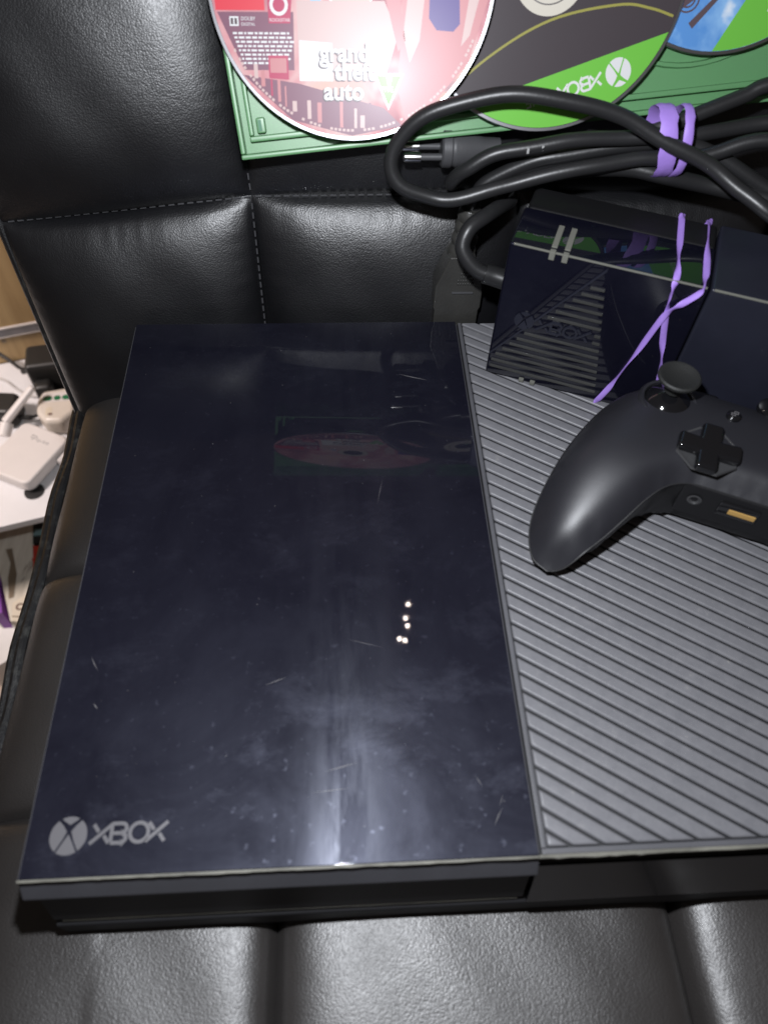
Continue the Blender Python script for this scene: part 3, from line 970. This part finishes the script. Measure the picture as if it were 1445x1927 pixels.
def txt(d, name, s, size, x, y, rot, mat, lift=0.0, bold=0.0):
    b = text_bm(s, size * mm, 0.00003, bold=bold * mm)
    return obj(name, b, mat, d, smooth=False, loc=(x * mm, y * mm, PZ + lift + 0.00006), rot=(0, 0, math.radians(rot)))
def disc_clip(pts, r=58.2):
    out = []
    for x, y in pts:
        h = math.hypot(x, y)
        out.append((x * r / h, y * r / h) if h > r else (x, y))
    return out

# left disc: busy red and pink artwork
d1 = disc(0.1174, 0.0866, 0.0050, 'disc_art', 'pinkish game disc with white title block, leftmost on the green case', 4.6)
patch(d1, 'art_patch', disc_clip([(-57, -2), (-36, -2), (-36, -11.4), (-56.5, -11.4)]), 'p_red')
patch(d1, 'art_patch', [(-34.8, -2), (-24, -2), (-25.5, -16), (-34.5, -16)], 'p_crimson', 0.00002)
b = bmesh.new()
stroke(b, circle(-30.0 * mm, -9.5 * mm, 3.2 * mm, 20) + circle(-30.0 * mm, -9.5 * mm, 3.2 * mm, 20)[:1], 0.0013, PZ + 0.0001, PZ + 0.00016)
obj('ring_mark', b, 'p_white', d1, smooth=False)
txt(d1, 'print_text', 'ROCKSTAR', 1.7, -34.2, -15.4, 0, 'p_white', 0.00006)
patch(d1, 'art_patch', [(-16.5, -6), (-12, -6), (-13, -10), (-17, -10)], 'p_teal')
patch(d1, 'art_patch', disc_clip([(-56, -12), (-24, -12), (-24.5, -33), (-46, -33)]), 'p_plum')
patch(d1, 'art_patch', [(-51, -13.6), (-47.2, -13.6), (-47.2, -17.0), (-51, -17.0)], 'p_white', 0.00008)
for x in (-50.5, -48.9):
    patch(d1, 'mark', [(x, -14.2), (x + 1.1, -14.2), (x + 1.1, -16.4), (x, -16.4)], 'p_dark', 0.00016)
txt(d1, 'print_text', 'DOLBY', 1.9, -46.2, -15.0, 0, 'p_white', 0.00006)
txt(d1, 'print_text', 'DIGITAL', 1.6, -46.2, -16.9, 0, 'p_white', 0.00006)
rng = random.Random(3)
for k in range(8):    # small print: rows of short words
    y = -19.2 - k * 1.55
    x = -50.0 + 0.55 * k
    while x < -27.5 + 2.0 * rng.random():
        w = rng.uniform(0.8, 2.6)
        patch(d1, 'small_print', [(x, y), (x + w, y), (x + w, y - 0.75), (x, y - 0.75)], 'p_white', 0.00008)
        x += w + 0.6
patch(d1, 'rating_box', [(-35.5, -27.6), (-27.0, -27.6), (-27.0, -36.5), (-35.5, -36.0)], 'p_crimson', 0.00009)
patch(d1, 'rating_box', [(-34.8, -28.6), (-27.8, -28.6), (-27.8, -34.0), (-34.8, -34.0)], 'p_pink', 0.00016)
patch(d1, 'art_patch', [(-22.5, -8), (14, -8), (20, -20), (14, -36.8), (-22.4, -36.8)], 'p_cream', 0.00003)
patch(d1, 'art_patch', [(-22, -22), (-8, -23), (-8, -37), (-22.4, -37)], 'p_white', 0.00008)
patch(d1, 'art_patch', disc_clip([(22, -4), (58, -4), (50, -30), (34, -47), (24, -53), (20, -40)]), 'p_pink', 0.00003)
patch(d1, 'art_patch', [(24, -4), (31, -4), (29, -22), (25, -30), (22, -20)], 'p_cream', 0.00009)
patch(d1, 'art_patch', [(14, -5), (20, -5), (23, -22), (20, -26)], 'p_pink', 0.00009)
patch(d1, 'art_patch', [(32.7, -5), (45, -5), (45.7, -16), (43, -18.7), (36, -18.2), (32.7, -14)], 'p_purple', 0.00009)
patch(d1, 'art_patch', disc_clip([(49.5, -4), (54, -4), (50, -20), (46.5, -24)]), 'p_cream', 0.00010)
patch(d1, 'art_patch', disc_clip([(-47, -35), (-22.6, -38), (14, -47), (22, -54), (0, -58), (-26, -52)]), 'p_plum', 0.00003)
for k in range(16):   # dark skyline towers
    x = -42 + k * 3.3 + rng.uniform(-0.6, 0.6)
    yb = -math.sqrt(max(0, 56 ** 2 - x * x)) + 1.0
    yt = yb + rng.uniform(4, 11)
    w = rng.uniform(0.6, 2.0)
    patch(d1, 'skyline_tower', [(x, yb), (x + w, yb), (x + w, yt), (x, yt)], rng.choice(['p_pink', 'p_plum', 'p_crimson', 'p_pink', 'p_cream']), 0.00008)
for k, (s, x, y, sz) in enumerate((('grand', -13.4, -29.6, 9.4), ('theft', -7.2, -36.4, 9.2), ('auto', -12.0, -44.0, 9.6))):
    txt(d1, 'title_shadow', s, sz, x - 0.45, y - 0.35, 0, 'p_dark', 0.00013, 0.42)
    txt(d1, 'title_text', s, sz, x, y, 0, 'p_white', 0.00024, 0.22)
patch(d1, 'emblem', [(9.6, -34), (22.6, -34), (16.1, -48)], 'p_white', 0.00022)
patch(d1, 'emblem', [(10.9, -34.9), (15.0, -34.9), (16.3, -41), (17.6, -34.9), (21.4, -34.9), (16.1, -46.2)], 'p_green', 0.00030)
txt(d1, 'emblem_text', 'FIVE', 3.0, 12.8, -41.0, 0, 'p_white', 0.00036)
for k in range(70):    # ring of small print along the edge
    a = math.radians(205 + k * 1.9)
    if rng.random() < 0.2: continue
    r0, r1 = 55.4, 56.4
    a2 = a + math.radians(1.25)
    patch(d1, 'edge_print', [(r0 * math.cos(a), r0 * math.sin(a)), (r0 * math.cos(a2), r0 * math.sin(a2)), (r1 * math.cos(a2), r1 * math.sin(a2)), (r1 * math.cos(a), r1 * math.sin(a))], 'p_cream', 0.00014)

# middle disc: dark grey with a green segment
d2 = disc(0.2015, 0.0903, 0.0004, 'disc_dark', 'dark grey game disc with green segment and upside-down lettering, in the middle')
ang = math.degrees(math.atan2(23.3, 70.4))
def green_segment(d, p, q, r=58.3):
    # chord through p and q, the part of the disc on its right
    dx, dy = q[0] - p[0], q[1] - p[1]
    L_ = math.hypot(dx, dy)
    dx, dy = dx / L_, dy / L_
    off = p[0] * -dy + p[1] * dx       # signed distance
    h = math.sqrt(max(0, r * r - off * off))
    c = (-dy * off, dx * off)
    a = math.atan2(c[1] - dy * h, c[0] - dx * h)
    b = math.atan2(c[1] + dy * h, c[0] + dx * h)
    if b < a: b += 2 * math.pi
    pts = [(r * math.cos(a + (b - a) * k / 30), r * math.sin(a + (b - a) * k / 30)) for k in range(31)]
    return patch(d, 'green_segment', pts, 'p_green', 0.00002)
green_segment(d2, (-14.0, -43.6), (56.4, -20.3))
arcp = [(p.x, p.y) for p in catmull([(-50, -52, 0), (-24.3, -31.1, 0), (1.9, -17.1, 0), (30.6, -11.3, 0), (45, -12.4, 0), (56.8, -15.5, 0)], 8)]
arcp = [p for p in arcp if math.hypot(*p) < 58]
b = bmesh.new()
stroke(b, [(x * mm, y * mm) for x, y in arcp], 0.0010, PZ + 0.00002, PZ + 0.00006)
obj('arc_line', b, 'p_olive', d2, smooth=False)
# lettering turned round, reading from the right
for bb in logo_ball(0.0057, 0.0, 0.00006):
    obj('logo_piece', bb, 'p_white', d2, smooth=False, loc=(0.0345, -0.0362, PZ + 0.00008), rot=(0, 0, math.radians(180 + ang)))
for bb in xbox_letters(0.0050, 0.0010, 0.0, 0.00006):
    obj('logo_letter', bb, 'p_white', d2, smooth=False, loc=(0.0266, -0.0362, PZ + 0.00008), rot=(0, 0, math.radians(180 + ang)))
txt(d2, 'logo_text', 'ONE', 5.6, 4.6, -43.6, 180 + ang, 'p_white', 0.00003)
obj('hub_ring', lathe([(0.0118, PZ), (0.0118, PZ + 0.00006), (0.0158, PZ + 0.00006), (0.0158, PZ)], 48), 'clear', d2)

# right disc: blue sky and a green segment
d3 = disc(0.2768, 0.1208, -0.0014, 'disc_sky', 'sky-blue game disc with green side, rightmost and partly behind the dark disc')
green_segment(d3, (0.7, -58.5), (11.8, -38.9))
for pts in ([(-19, -45), (-9, -38), (-5, -30), (-7, -28), (-12, -36), (-20, -42)], [(-12, -48), (0, -36), (1.5, -37), (-10, -50)]):
    patch(d3, 'art_patch', pts, 'p_dark', 0.00002)
b = bmesh.new()
for rr in (3.2, 5.0):
    stroke(b, circle(-14 * mm, -39 * mm, rr * mm, 18) + circle(-14 * mm, -39 * mm, rr * mm, 18)[:1], 0.0007, PZ + 0.0001, PZ + 0.00014)
obj('art_rings', b, 'p_dark', d3, smooth=False)
txt(d3, 'logo_text', 'XBOX ONE', 5.4, 36.0, -19.0, 180 + 60, 'p_white', 0.00006)

# ------------------------------------------------------------------ power cord in its bundle, connector and plug
cord = tag(empty('coiled_mains_lead', (0.215, 0.275, 0.157)), 'thick black power cord coiled in loops over the brick, with plug and connector', 'power cord')
def cordp(name, bm, mat, parent=None, **kw):
    o = obj(name, bm, mat, parent or cord, **kw)
    if parent is None:
        o.location = Vector(o.location) - Vector((0.215, 0.275, 0.157))
    return o
path = [(0.1762, 0.2865, 0.1385), (0.1777, 0.2870, 0.1462), (0.1833, 0.2860, 0.1549), (0.2019, 0.2845, 0.1646), (0.2206, 0.2830, 0.1698), (0.2416, 0.2810, 0.1740), (0.2630, 0.2790, 0.1794), (0.2803, 0.279, 0.1826), (0.3045, 0.279, 0.1868),
        (0.335, 0.272, 0.190), (0.358, 0.256, 0.188), (0.358, 0.236, 0.180), (0.335, 0.228, 0.170),
        (0.3100, 0.2310, 0.1670), (0.2966, 0.2370, 0.1690), (0.2876, 0.2450, 0.1728), (0.2742, 0.2550, 0.1785), (0.2544, 0.2620, 0.1861), (0.2349, 0.2680, 0.1932), (0.2112, 0.2720, 0.1987), (0.1887, 0.2750, 0.1995), (0.1689, 0.2770, 0.1967), (0.1490, 0.2780, 0.1889),
        (0.1371, 0.2770, 0.1781), (0.1350, 0.2750, 0.1668), (0.1414, 0.2720, 0.1585), (0.1549, 0.2710, 0.1539), (0.1685, 0.2700, 0.1556), (0.1856, 0.2700, 0.1610), (0.2024, 0.2700, 0.1664), (0.2256, 0.2690, 0.1722), (0.2451, 0.2690, 0.1745), (0.2631, 0.2685, 0.1752), (0.2795, 0.2670, 0.1785), (0.2992, 0.2650, 0.1865),
        (0.330, 0.258, 0.186), (0.350, 0.246, 0.178), (0.345, 0.246, 0.166), (0.3240, 0.2520, 0.1600),
        (0.3099, 0.2600, 0.1640), (0.2975, 0.2660, 0.1700), (0.2796, 0.2720, 0.1760), (0.2643, 0.2760, 0.1800), (0.2487, 0.2770, 0.1805), (0.2316, 0.2775, 0.1800), (0.2093, 0.2775, 0.1785), (0.1900, 0.2775, 0.1745), (0.1770, 0.2780, 0.1692), (0.1690, 0.2790, 0.1630), (0.1645, 0.2820, 0.1560), (0.1660, 0.2880, 0.1530), (0.1720, 0.2930, 0.1560), (0.1725, 0.2930, 0.1640)]
cordp('cord', tube(uneven(catmull(path, 9)), 0.0033, 16), 'cable')
cordp('cord_loop', tube(catmull([(0.2450, 0.2850, 0.1790), (0.2560, 0.2850, 0.1815), (0.2629, 0.2840, 0.1835), (0.2772, 0.2850, 0.1891), (0.2924, 0.2860, 0.1952), (0.3013, 0.2860, 0.1998), (0.330, 0.282, 0.208), (0.360, 0.272, 0.205)], 9), 0.0033, 16), 'cable')
# pale lettering dashes on the cord
for k, (x, y, z) in enumerate(((0.1955, 0.2731, 0.1757), (0.2020, 0.2732, 0.1769))):
    cordp('cord_mark', box(x, x + 0.0011, y + 0.0006, y + 0.0014, z - 0.0010, z + 0.0014, 0.0002), 'print')
# connector hanging behind the console: strain relief, neck and block
def ring_tube(pts, rads, n=18):
    return tube([Vector(p) for p in pts], lambda s: rads[min(len(rads) - 1, int(round(s * (len(rads) - 1))))], n)
cs = [Vector((0.1764, 0.2862, 0.1400)).lerp(Vector((0.1735, 0.2845, 0.1150)), k / 12) for k in range(13)]
cordp('strain_relief', ring_tube(cs, [0.0052, 0.0062, 0.0062, 0.0054, 0.0066, 0.0066, 0.0058, 0.0070, 0.0070, 0.0062, 0.0074, 0.0074, 0.0074]), 'conn')
cb = bmesh.new()
prof_c = [(-0.0065, 0.1180), (-0.0085, 0.1120), (-0.0128, 0.1000), (-0.0130, 0.0860), (-0.0122, 0.0845), (-0.0122, 0.0560), (0.0122, 0.0560), (0.0122, 0.0845), (0.0130, 0.0860), (0.0128, 0.1000), (0.0085, 0.1120), (0.0065, 0.1180)]
a_ = [cb.verts.new((0.1738 + x, 0.2765, z)) for x, z in prof_c]
b_ = [cb.verts.new((0.1738 + x, 0.2905, z)) for x, z in prof_c]
cb.faces.new(a_); cb.faces.new(b_)
for k in range(len(prof_c)):
    cb.faces.new((a_[k], a_[(k + 1) % len(prof_c)], b_[(k + 1) % len(prof_c)], b_[k]))
bmesh.ops.recalc_face_normals(cb, faces=cb.faces)
bevel(cb, 0.0022, 3)
conn = cordp('connector', cb, 'conn')
for r_ in range(5):     # knurled diamond of small pips
    for c_ in range(9):
        if abs(c_ - 4) * 1.0 + r_ * 0.2 > 1.6 + r_ * 0.7: continue
        x, z = 0.1762 + (c_ - 4) * 0.0013, 0.1100 - r_ * 0.0021
        o = obj('grip_pip', box(x, x + 0.0008, 0.2757, 0.2768, z, z + 0.0013, 0.0002, 1), 'rib', conn)
obj('ridge', box(0.1700, 0.1815, 0.2756, 0.2768, 0.0960, 0.0970, 0.0003), 'plug', conn)
# round two-pin plug lying behind the loop
pl = lathe([(0, 0.0), (0.0075, 0.0), (0.0085, 0.0008), (0.0085, 0.0045), (0.0079, 0.0052), (0.0079, 0.0062), (0.0084, 0.0070), (0.0075, 0.0140), (0.0052, 0.0200), (0.0048, 0.0280), (0, 0.0280)], 28)
plug = cordp('plug', pl, 'plug', rot=(0, math.radians(90), 0), loc=(0.1597, 0.2960, 0.1650))
for yo in (-0.0048, 0.0048):
    pin = obj('pin', lathe([(0, -0.0185), (0.0018, -0.0182), (0.0024, -0.0170), (0.0024, -0.0100), (0, -0.0100)], 16), 'metal', plug, loc=(0.0015, yo, 0))
    obj('pin_sleeve', lathe([(0, -0.0101), (0.0016, -0.0101), (0.0016, 0.0), (0, 0.0)], 14), 'plug', pin)

# ------------------------------------------------------------------ rubber bands
def band(name, pts, label, w=0.0024, th=0.0007, twists=None, per=10):
    P = catmull(pts, per, closed=True)
    tw = twists or (lambda s: 0.0)
    o = obj(name, tube(P, 0.001, 8, closed=True, flat=(w / 2, th / 2, tw)), 'purple', None)
    return o
# round the cord bundle: two turns
rb = tag(empty('rubber_band', (0.258, 0.268, 0.166)), 'wide purple rubber band wound twice round the bundled cords', 'rubber band', 'purple rubber bands')
for x, ww, sk in ((0.2545, 0.0078, -0.0004), (0.2622, 0.0042, 0.0006)):
    pts = []
    n = 28
    for k in range(n):
        a = 2 * math.pi * k / n
        yy_, zz_ = 0.0118 * math.cos(a), 0.0150 * math.sin(a)
        pts.append(Vector((x + sk * math.sin(a) * 2 + 0.0004 * math.sin(3 * a + x * 900) + 0.0035 * -math.sin(a) * 0.5, 0.2722 + yy_, 0.1815 + zz_)))
    bm = bmesh.new()
    rings = []
    for k, p in enumerate(pts):
        a = 2 * math.pi * k / n
        out = Vector((0, math.cos(a), math.sin(a)))
        wloc = ww * (1 + 0.10 * math.sin(2.3 * k))
        rings.append([bm.verts.new(p + Vector((s * wloc / 2, 0, 0)) + out * (h * 0.0006 + 0.0003 * (1 - s * s) * math.sin(k * 1.3))) for s, h in ((-1, 0), (-0.5, 1), (0, 0.6), (0.5, 1), (1, 0), (0, -1))])
    for k in range(n):
        A, B = rings[k], rings[(k + 1) % n]
        for j in range(6):
            bm.faces.new((A[j], A[(j + 1) % 6], B[(j + 1) % 6], B[j]))
    o = obj('band_turn', bm, 'purple', rb, angle=80)
    o.location = -Vector((0.258, 0.268, 0.166))
# round the brick: two strands that cross on its front
rb2 = tag(empty('rubber_band', (0.185, 0.234, 0.0792), (0, 0, BR)), 'thin purple rubber band crossed over the front of the power brick', 'rubber band', 'purple rubber bands')
e = 0.0008
bpts = [(0.0700, BT + e, BH * 0.4), (0.0692, BT + e, BH - 0.006), (0.0692, BT + e * 0.8, BH - 0.0008), (0.0695, BT - 0.0012, BH + e * 0.8), (0.0696, BT - 0.006, BH + e), (0.0712, 0.020, BH + e), (0.0722, 0.003, BH + e), (0.0724, -e, BH - 0.003), (0.0734, -e * 1.2, 0.0637), (0.0775, -e, 0.045), (0.0815, -e, 0.031), (0.0850, -e, 0.012), (0.0868, -e, 0.0010), (0.086, 0.004, -0.0004), (0.080, BT - 0.01, -0.0004), (0.078, BT + e, 0.002), (0.080, BT + e, BH * 0.5),
        (0.0815, BT + e, BH - 0.006), (0.0816, BT + e * 0.8, BH - 0.0008), (0.0817, BT - 0.0012, BH + e * 0.8), (0.0818, BT - 0.006, BH + e), (0.0832, 0.020, BH + e), (0.0840, 0.003, BH + e), (0.0836, -e, BH - 0.002), (0.0780, -e * 2.2, 0.0680), (0.0734, -e * 2.4, 0.0610), (0.0690, -e, 0.040), (0.0635, -e, 0.016), (0.0590, -e, 0.0015), (0.059, 0.004, -0.0004), (0.062, BT - 0.01, -0.0004), (0.066, BT + e, 0.004)]
P = catmull(bpts, 8, closed=True)
obj('band_strand', tube(P, 0.001, 8, closed=True, flat=(0.0014, 0.0005, lambda s: 1.5 * math.sin(s * 47) ** 3 + 0.4 * math.sin(s * 19))), 'purple', rb2, angle=80)

# ------------------------------------------------------------------ background left: low table and what stands on it
DESK = (-0.2762, 0.4414, -0.35)
DR = (0, 0, math.radians(16))
desk = tag(empty('low_table', DESK, DR), 'low white laminate table beside the chair', 'table')
obj('tabletop', box(-0.55, 0.50, 0.0, 0.270, -0.010, 0.0, 0.001), 'white_lam', desk)
obj('side_board', box(0.40, 0.416, 0.01, 0.262, -0.264, -0.0105), 'white_lam', desk, smooth=False)
obj('side_board', box(-0.50, -0.484, 0.01, 0.262, -0.264, -0.0105), 'white_lam', desk, smooth=False)
obj('cable_hole', lathe([(0.0, 0.0004), (0.0095, 0.0004), (0.0102, 0.0010), (0.0112, 0.0010), (0.0115, 0.0)], 32, 0.0400, 0.0395), 'blackp', desk)
wall = tag(empty('wood_board', (DESK[0], DESK[1], DESK[2]), DR), 'oak veneer board with a grey strip behind the low table', 'board')
obj('panel', box(-0.60, 0.60, 0.2712, 0.290, 0.0, 0.042), 'oak', wall, smooth=False)
obj('panel', box(-0.60, 0.60, 0.2712, 0.290, 0.0555, 0.80), 'oak', wall, smooth=False)
obj('strip', box(-0.60, 0.60, 0.2690, 0.289, 0.0422, 0.0530), 'strip', wall, smooth=False)
obj('strip_edge', box(-0.60, 0.60, 0.2684, 0.288, 0.0532, 0.0553), 'strip_edge', wall, smooth=False)
obj('strip_edge', box(-0.60, 0.60, 0.2684, 0.2688, 0.0405, 0.0420), 'strip_edge', wall, smooth=False)
obj('knot', prism(circle(0, 0, 0.003, 8), 0, 0.0004), 'kraft', wall, smooth=False, loc=(0.029, 0.2710, 0.034), rot=(math.radians(90), 0, 0))

def onto_desk(name, label, cat, a, b, rz=0.0, z=0.0005):
    c, s = math.cos(DR[2]), math.sin(DR[2])
    return tag(empty(name, (DESK[0] + a * c - b * s, DESK[1] + a * s + b * c, DESK[2] + z), (0, 0, DR[2] + math.radians(rz))), label, cat)
# router: flat white box with two stub antennas
ro = onto_desk('wifi_router', 'small white router with two stub antennas on the low table', 'router', 0.0400, 0.0850, -42)
body = obj('body', prism(rrect(0, 0, 0.066, 0.078, 0.009), 0.004, 0.020, 0.003, 3), 'router', ro)
obj('foot_frame', prism(rrect(0, 0, 0.058, 0.070, 0.007), 0.0, 0.0042), 'strip_edge', ro)
# antennas
obj('antenna_joint', tube([(-0.0440, 0.0120, 0.014), (-0.0470, 0.0255, 0.022)], 0.0075, 18), 'router', ro)
obj('antenna', tube(catmull([(-0.0470, 0.0250, 0.025), (-0.0396, 0.0470, 0.037), (-0.0322, 0.0690, 0.049)], 4), lambda s: 0.0052 - 0.001 * s, 8), 'router', ro)
obj('antenna', tube([(0.037, 0.008, 0.009), (0.038, 0.070, 0.011)], 0.0044, 8), 'router', ro)
o = obj('logo_mark', text_bm('tp', 0.011, 0.00006), 'print_grey', ro, smooth=False, loc=(-0.010, 0.020, 0.02005), rot=(0, 0, math.radians(0)))
o = obj('logo_text', text_bm('tp-link', 0.0068, 0.00006), 'print_grey', ro, smooth=False, loc=(0.000, 0.0185, 0.02005), rot=(0, 0, 0))
# ivory socket block
so = onto_desk('extension_socket', 'ivory plastic plug block with three green marks beside the router', 'socket', 0.0800, 0.1450, -10)
obj('body', prism([(-0.018, 0.026), (-0.023, 0.010), (-0.022, -0.010), (-0.010, -0.026), (0.010, -0.028), (0.024, -0.014), (0.024, 0.020), (0.014, 0.030)], 0.0, 0.027, 0.006, 4), 'socket', so)
obj('label_plate', box(-0.016, 0.022, 0.004, 0.020, 0.0268, 0.0276, 0.0002), 'router', so)
for x, w in ((-0.0095, 0.0105), (0.0020, 0.0078), (0.0132, 0.0105)):
    obj('green_mark', prism(rrect(x, 0.010, w, 0.0075, 0.0035), 0.0277, 0.0282), 'btn_green', so)
obj('slot', prism(rrect(-0.006, -0.011, 0.008, 0.014, 0.003), 0.0262, 0.0272, 0.0005), 'cream_box', so)
obj('slot_hole', prism(rrect(-0.004, -0.016, 0.005, 0.003, 0.001), 0.0268, 0.0275), 'ink', so)
# black adapters
ad = onto_desk('black_adapter', 'black mains adapter at the back of the low table, cable at its left', 'adapter', 0.0830, 0.2150, -6)
obj('body', box(-0.028, 0.040, -0.022, 0.020, 0.0, 0.048, 0.006, 3), 'blackp', ad)
obj('plug_part', box(-0.022, 0.000, -0.042, -0.0225, 0.0, 0.030, 0.006, 3), 'blackp', ad)
obj('cable', tube(catmull([(-0.028, -0.004, 0.028), (-0.040, 0.004, 0.026), (-0.056, 0.022, 0.028), (-0.080, 0.040, 0.035), (-0.12, 0.042, 0.05)], 8), 0.0023, 10), 'blackp', ad)
obj('cable_sleeve', tube([(-0.038, 0.002, 0.0215), (-0.027, -0.004, 0.028)], 0.0036, 12), 'blackp', ad)
ad2 = onto_desk('black_adapter', 'rounded black adapter cut by the left picture edge behind the antenna', 'adapter', 0.0130, 0.1680, -20)
obj('body', prism(rrect(0, 0, 0.050, 0.036, 0.010), 0.0, 0.030, 0.006, 4), 'blackp', ad2)
obj('cable', tube(catmull([(0.024, -0.006, 0.010), (0.036, -0.004, 0.008), (0.052, 0.006, 0.008), (0.062, 0.018, 0.010)], 8), 0.0018, 10), 'blackp', ad2)
for k in range(4):
    obj('sleeve_ring', tube([(0.0265 + k * 0.0034, -0.0055, 0.0095), (0.0287 + k * 0.0034, -0.0053, 0.0092)], 0.0031, 12), 'blackp', ad2)
wr = onto_desk('white_wire', 'pale thin wire curving over the back of the low table', 'wire', 0.03, 0.21, 0)
obj('wire', tube(catmull([(-0.07, 0.055, 0.002), (-0.02, 0.030, 0.002), (0.000, 0.004, 0.002), (0.016, -0.014, 0.002), (0.034, -0.022, 0.002)], 8), 0.0016, 8), 'grey_wire', wr)

# things under and in front of the low table
cbx = tag(empty('cardboard_box', (-0.305, 0.46, -0.62), (0, 0, math.radians(12))), 'worn cardboard box with brown tape and letters under the low table', 'box')
cbx.rotation_euler = (0, 0, 0)
def cbp(name, bm, mat, parent=None, **kw):
    o = obj(name, bm, mat, parent or cbx, **kw)
    if parent is None:
        o.location = Vector(o.location) - Vector((-0.305, 0.46, -0.62))
    return o
cbp('carton', prism([(-0.352, 0.540), (-0.336, 0.478), (-0.318, 0.438), (-0.296, 0.386), (-0.262, 0.380), (-0.278, 0.429), (-0.304, 0.545)], -0.62, -0.470, 0.001), 'card')
cbp('tape', prism([(-0.3255, 0.489), (-0.318, 0.491), (-0.303, 0.452), (-0.2995, 0.419), (-0.3045, 0.417), (-0.3125, 0.446), (-0.3145, 0.468)], -0.4698, -0.4692), 'kraft', smooth=False)
cbp('flap', prism([(-0.2985, 0.410), (-0.282, 0.424), (-0.268, 0.404), (-0.268, 0.381), (-0.2935, 0.386)], -0.4698, -0.4685, 0.0003), 'cream_box', smooth=False)
cbp('flap_line', prism([(-0.2945, 0.3925), (-0.262, 0.389), (-0.262, 0.3875), (-0.2945, 0.391)], -0.4684, -0.4680), 'kraft', smooth=False)
cbp('print_text', text_bm('CA', 0.0125, 0.0001, bold=0.0004), 'ink', loc=(-0.2935, 0.4010, -0.4682), rot=(0, 0, math.radians(-6)), smooth=False)
for k in range(9):
    x, y = -0.296 + 0.012 * random.random(), 0.442 + 0.03 * random.random()
    cbp('crack', prism([(x, y), (x + 0.0006, y), (x - 0.001, y - 0.006 - 0.006 * random.random())], -0.4699, -0.4695), 'ink', smooth=False)
pt = tag(empty('white_pot', (-0.3300, 0.3780, -0.62)), 'white plastic pot standing on the floor below the cardboard box', 'pot')
obj('pot_body', lathe([(0, 0), (0.026, 0), (0.030, 0.060), (0.032, 0.100), (0.034, 0.104), (0.034, 0.110), (0.031, 0.110), (0.029, 0.100), (0.0, 0.095)], 32), 'pot', pt)
pf = tag(empty('violet_folder', (-0.326, 0.425, -0.62)), 'violet card folder standing left of the cardboard box', 'folder')
obj('cover', prism([(-0.018, 0.032), (-0.004, 0.034), (0.0125, -0.022), (0.000, -0.022)], 0, 0.140), 'violet', pf, smooth=False)
obj('spine', prism([(-0.020, 0.034), (-0.0182, 0.034), (-0.0002, -0.022), (-0.0020, -0.022)], 0, 0.143), 'pot', pf, smooth=False)
rd = tag(empty('red_box', (-0.285, 0.475, -0.62)), 'red box standing right of the cardboard box under the table', 'box')
obj('carton', prism([(-0.0075, 0.0185), (0.0080, -0.0455), (0.050, -0.0455), (0.050, 0.0185)], 0.0, 0.1520, 0.001), 'redbox', rd)
obj('lid_fold', box(-0.003, 0.050, -0.0045, -0.0015, 0.1521, 0.1532), 'redbox', rd, smooth=False)
bkk = tag(empty('dark_book', (-0.29, 0.53, -0.62)), 'dark book with teal stripe behind the red box', 'book')
obj('cover', prism([(-0.0095, 0.000), (-0.0025, -0.033), (0.050, -0.033), (0.050, 0.000)], 0.0, 0.1520), 'blackp', bkk, smooth=False)
obj('stripe', box(-0.004, 0.050, -0.022, -0.012, 0.1521, 0.1535), 'teal', bkk, smooth=False)
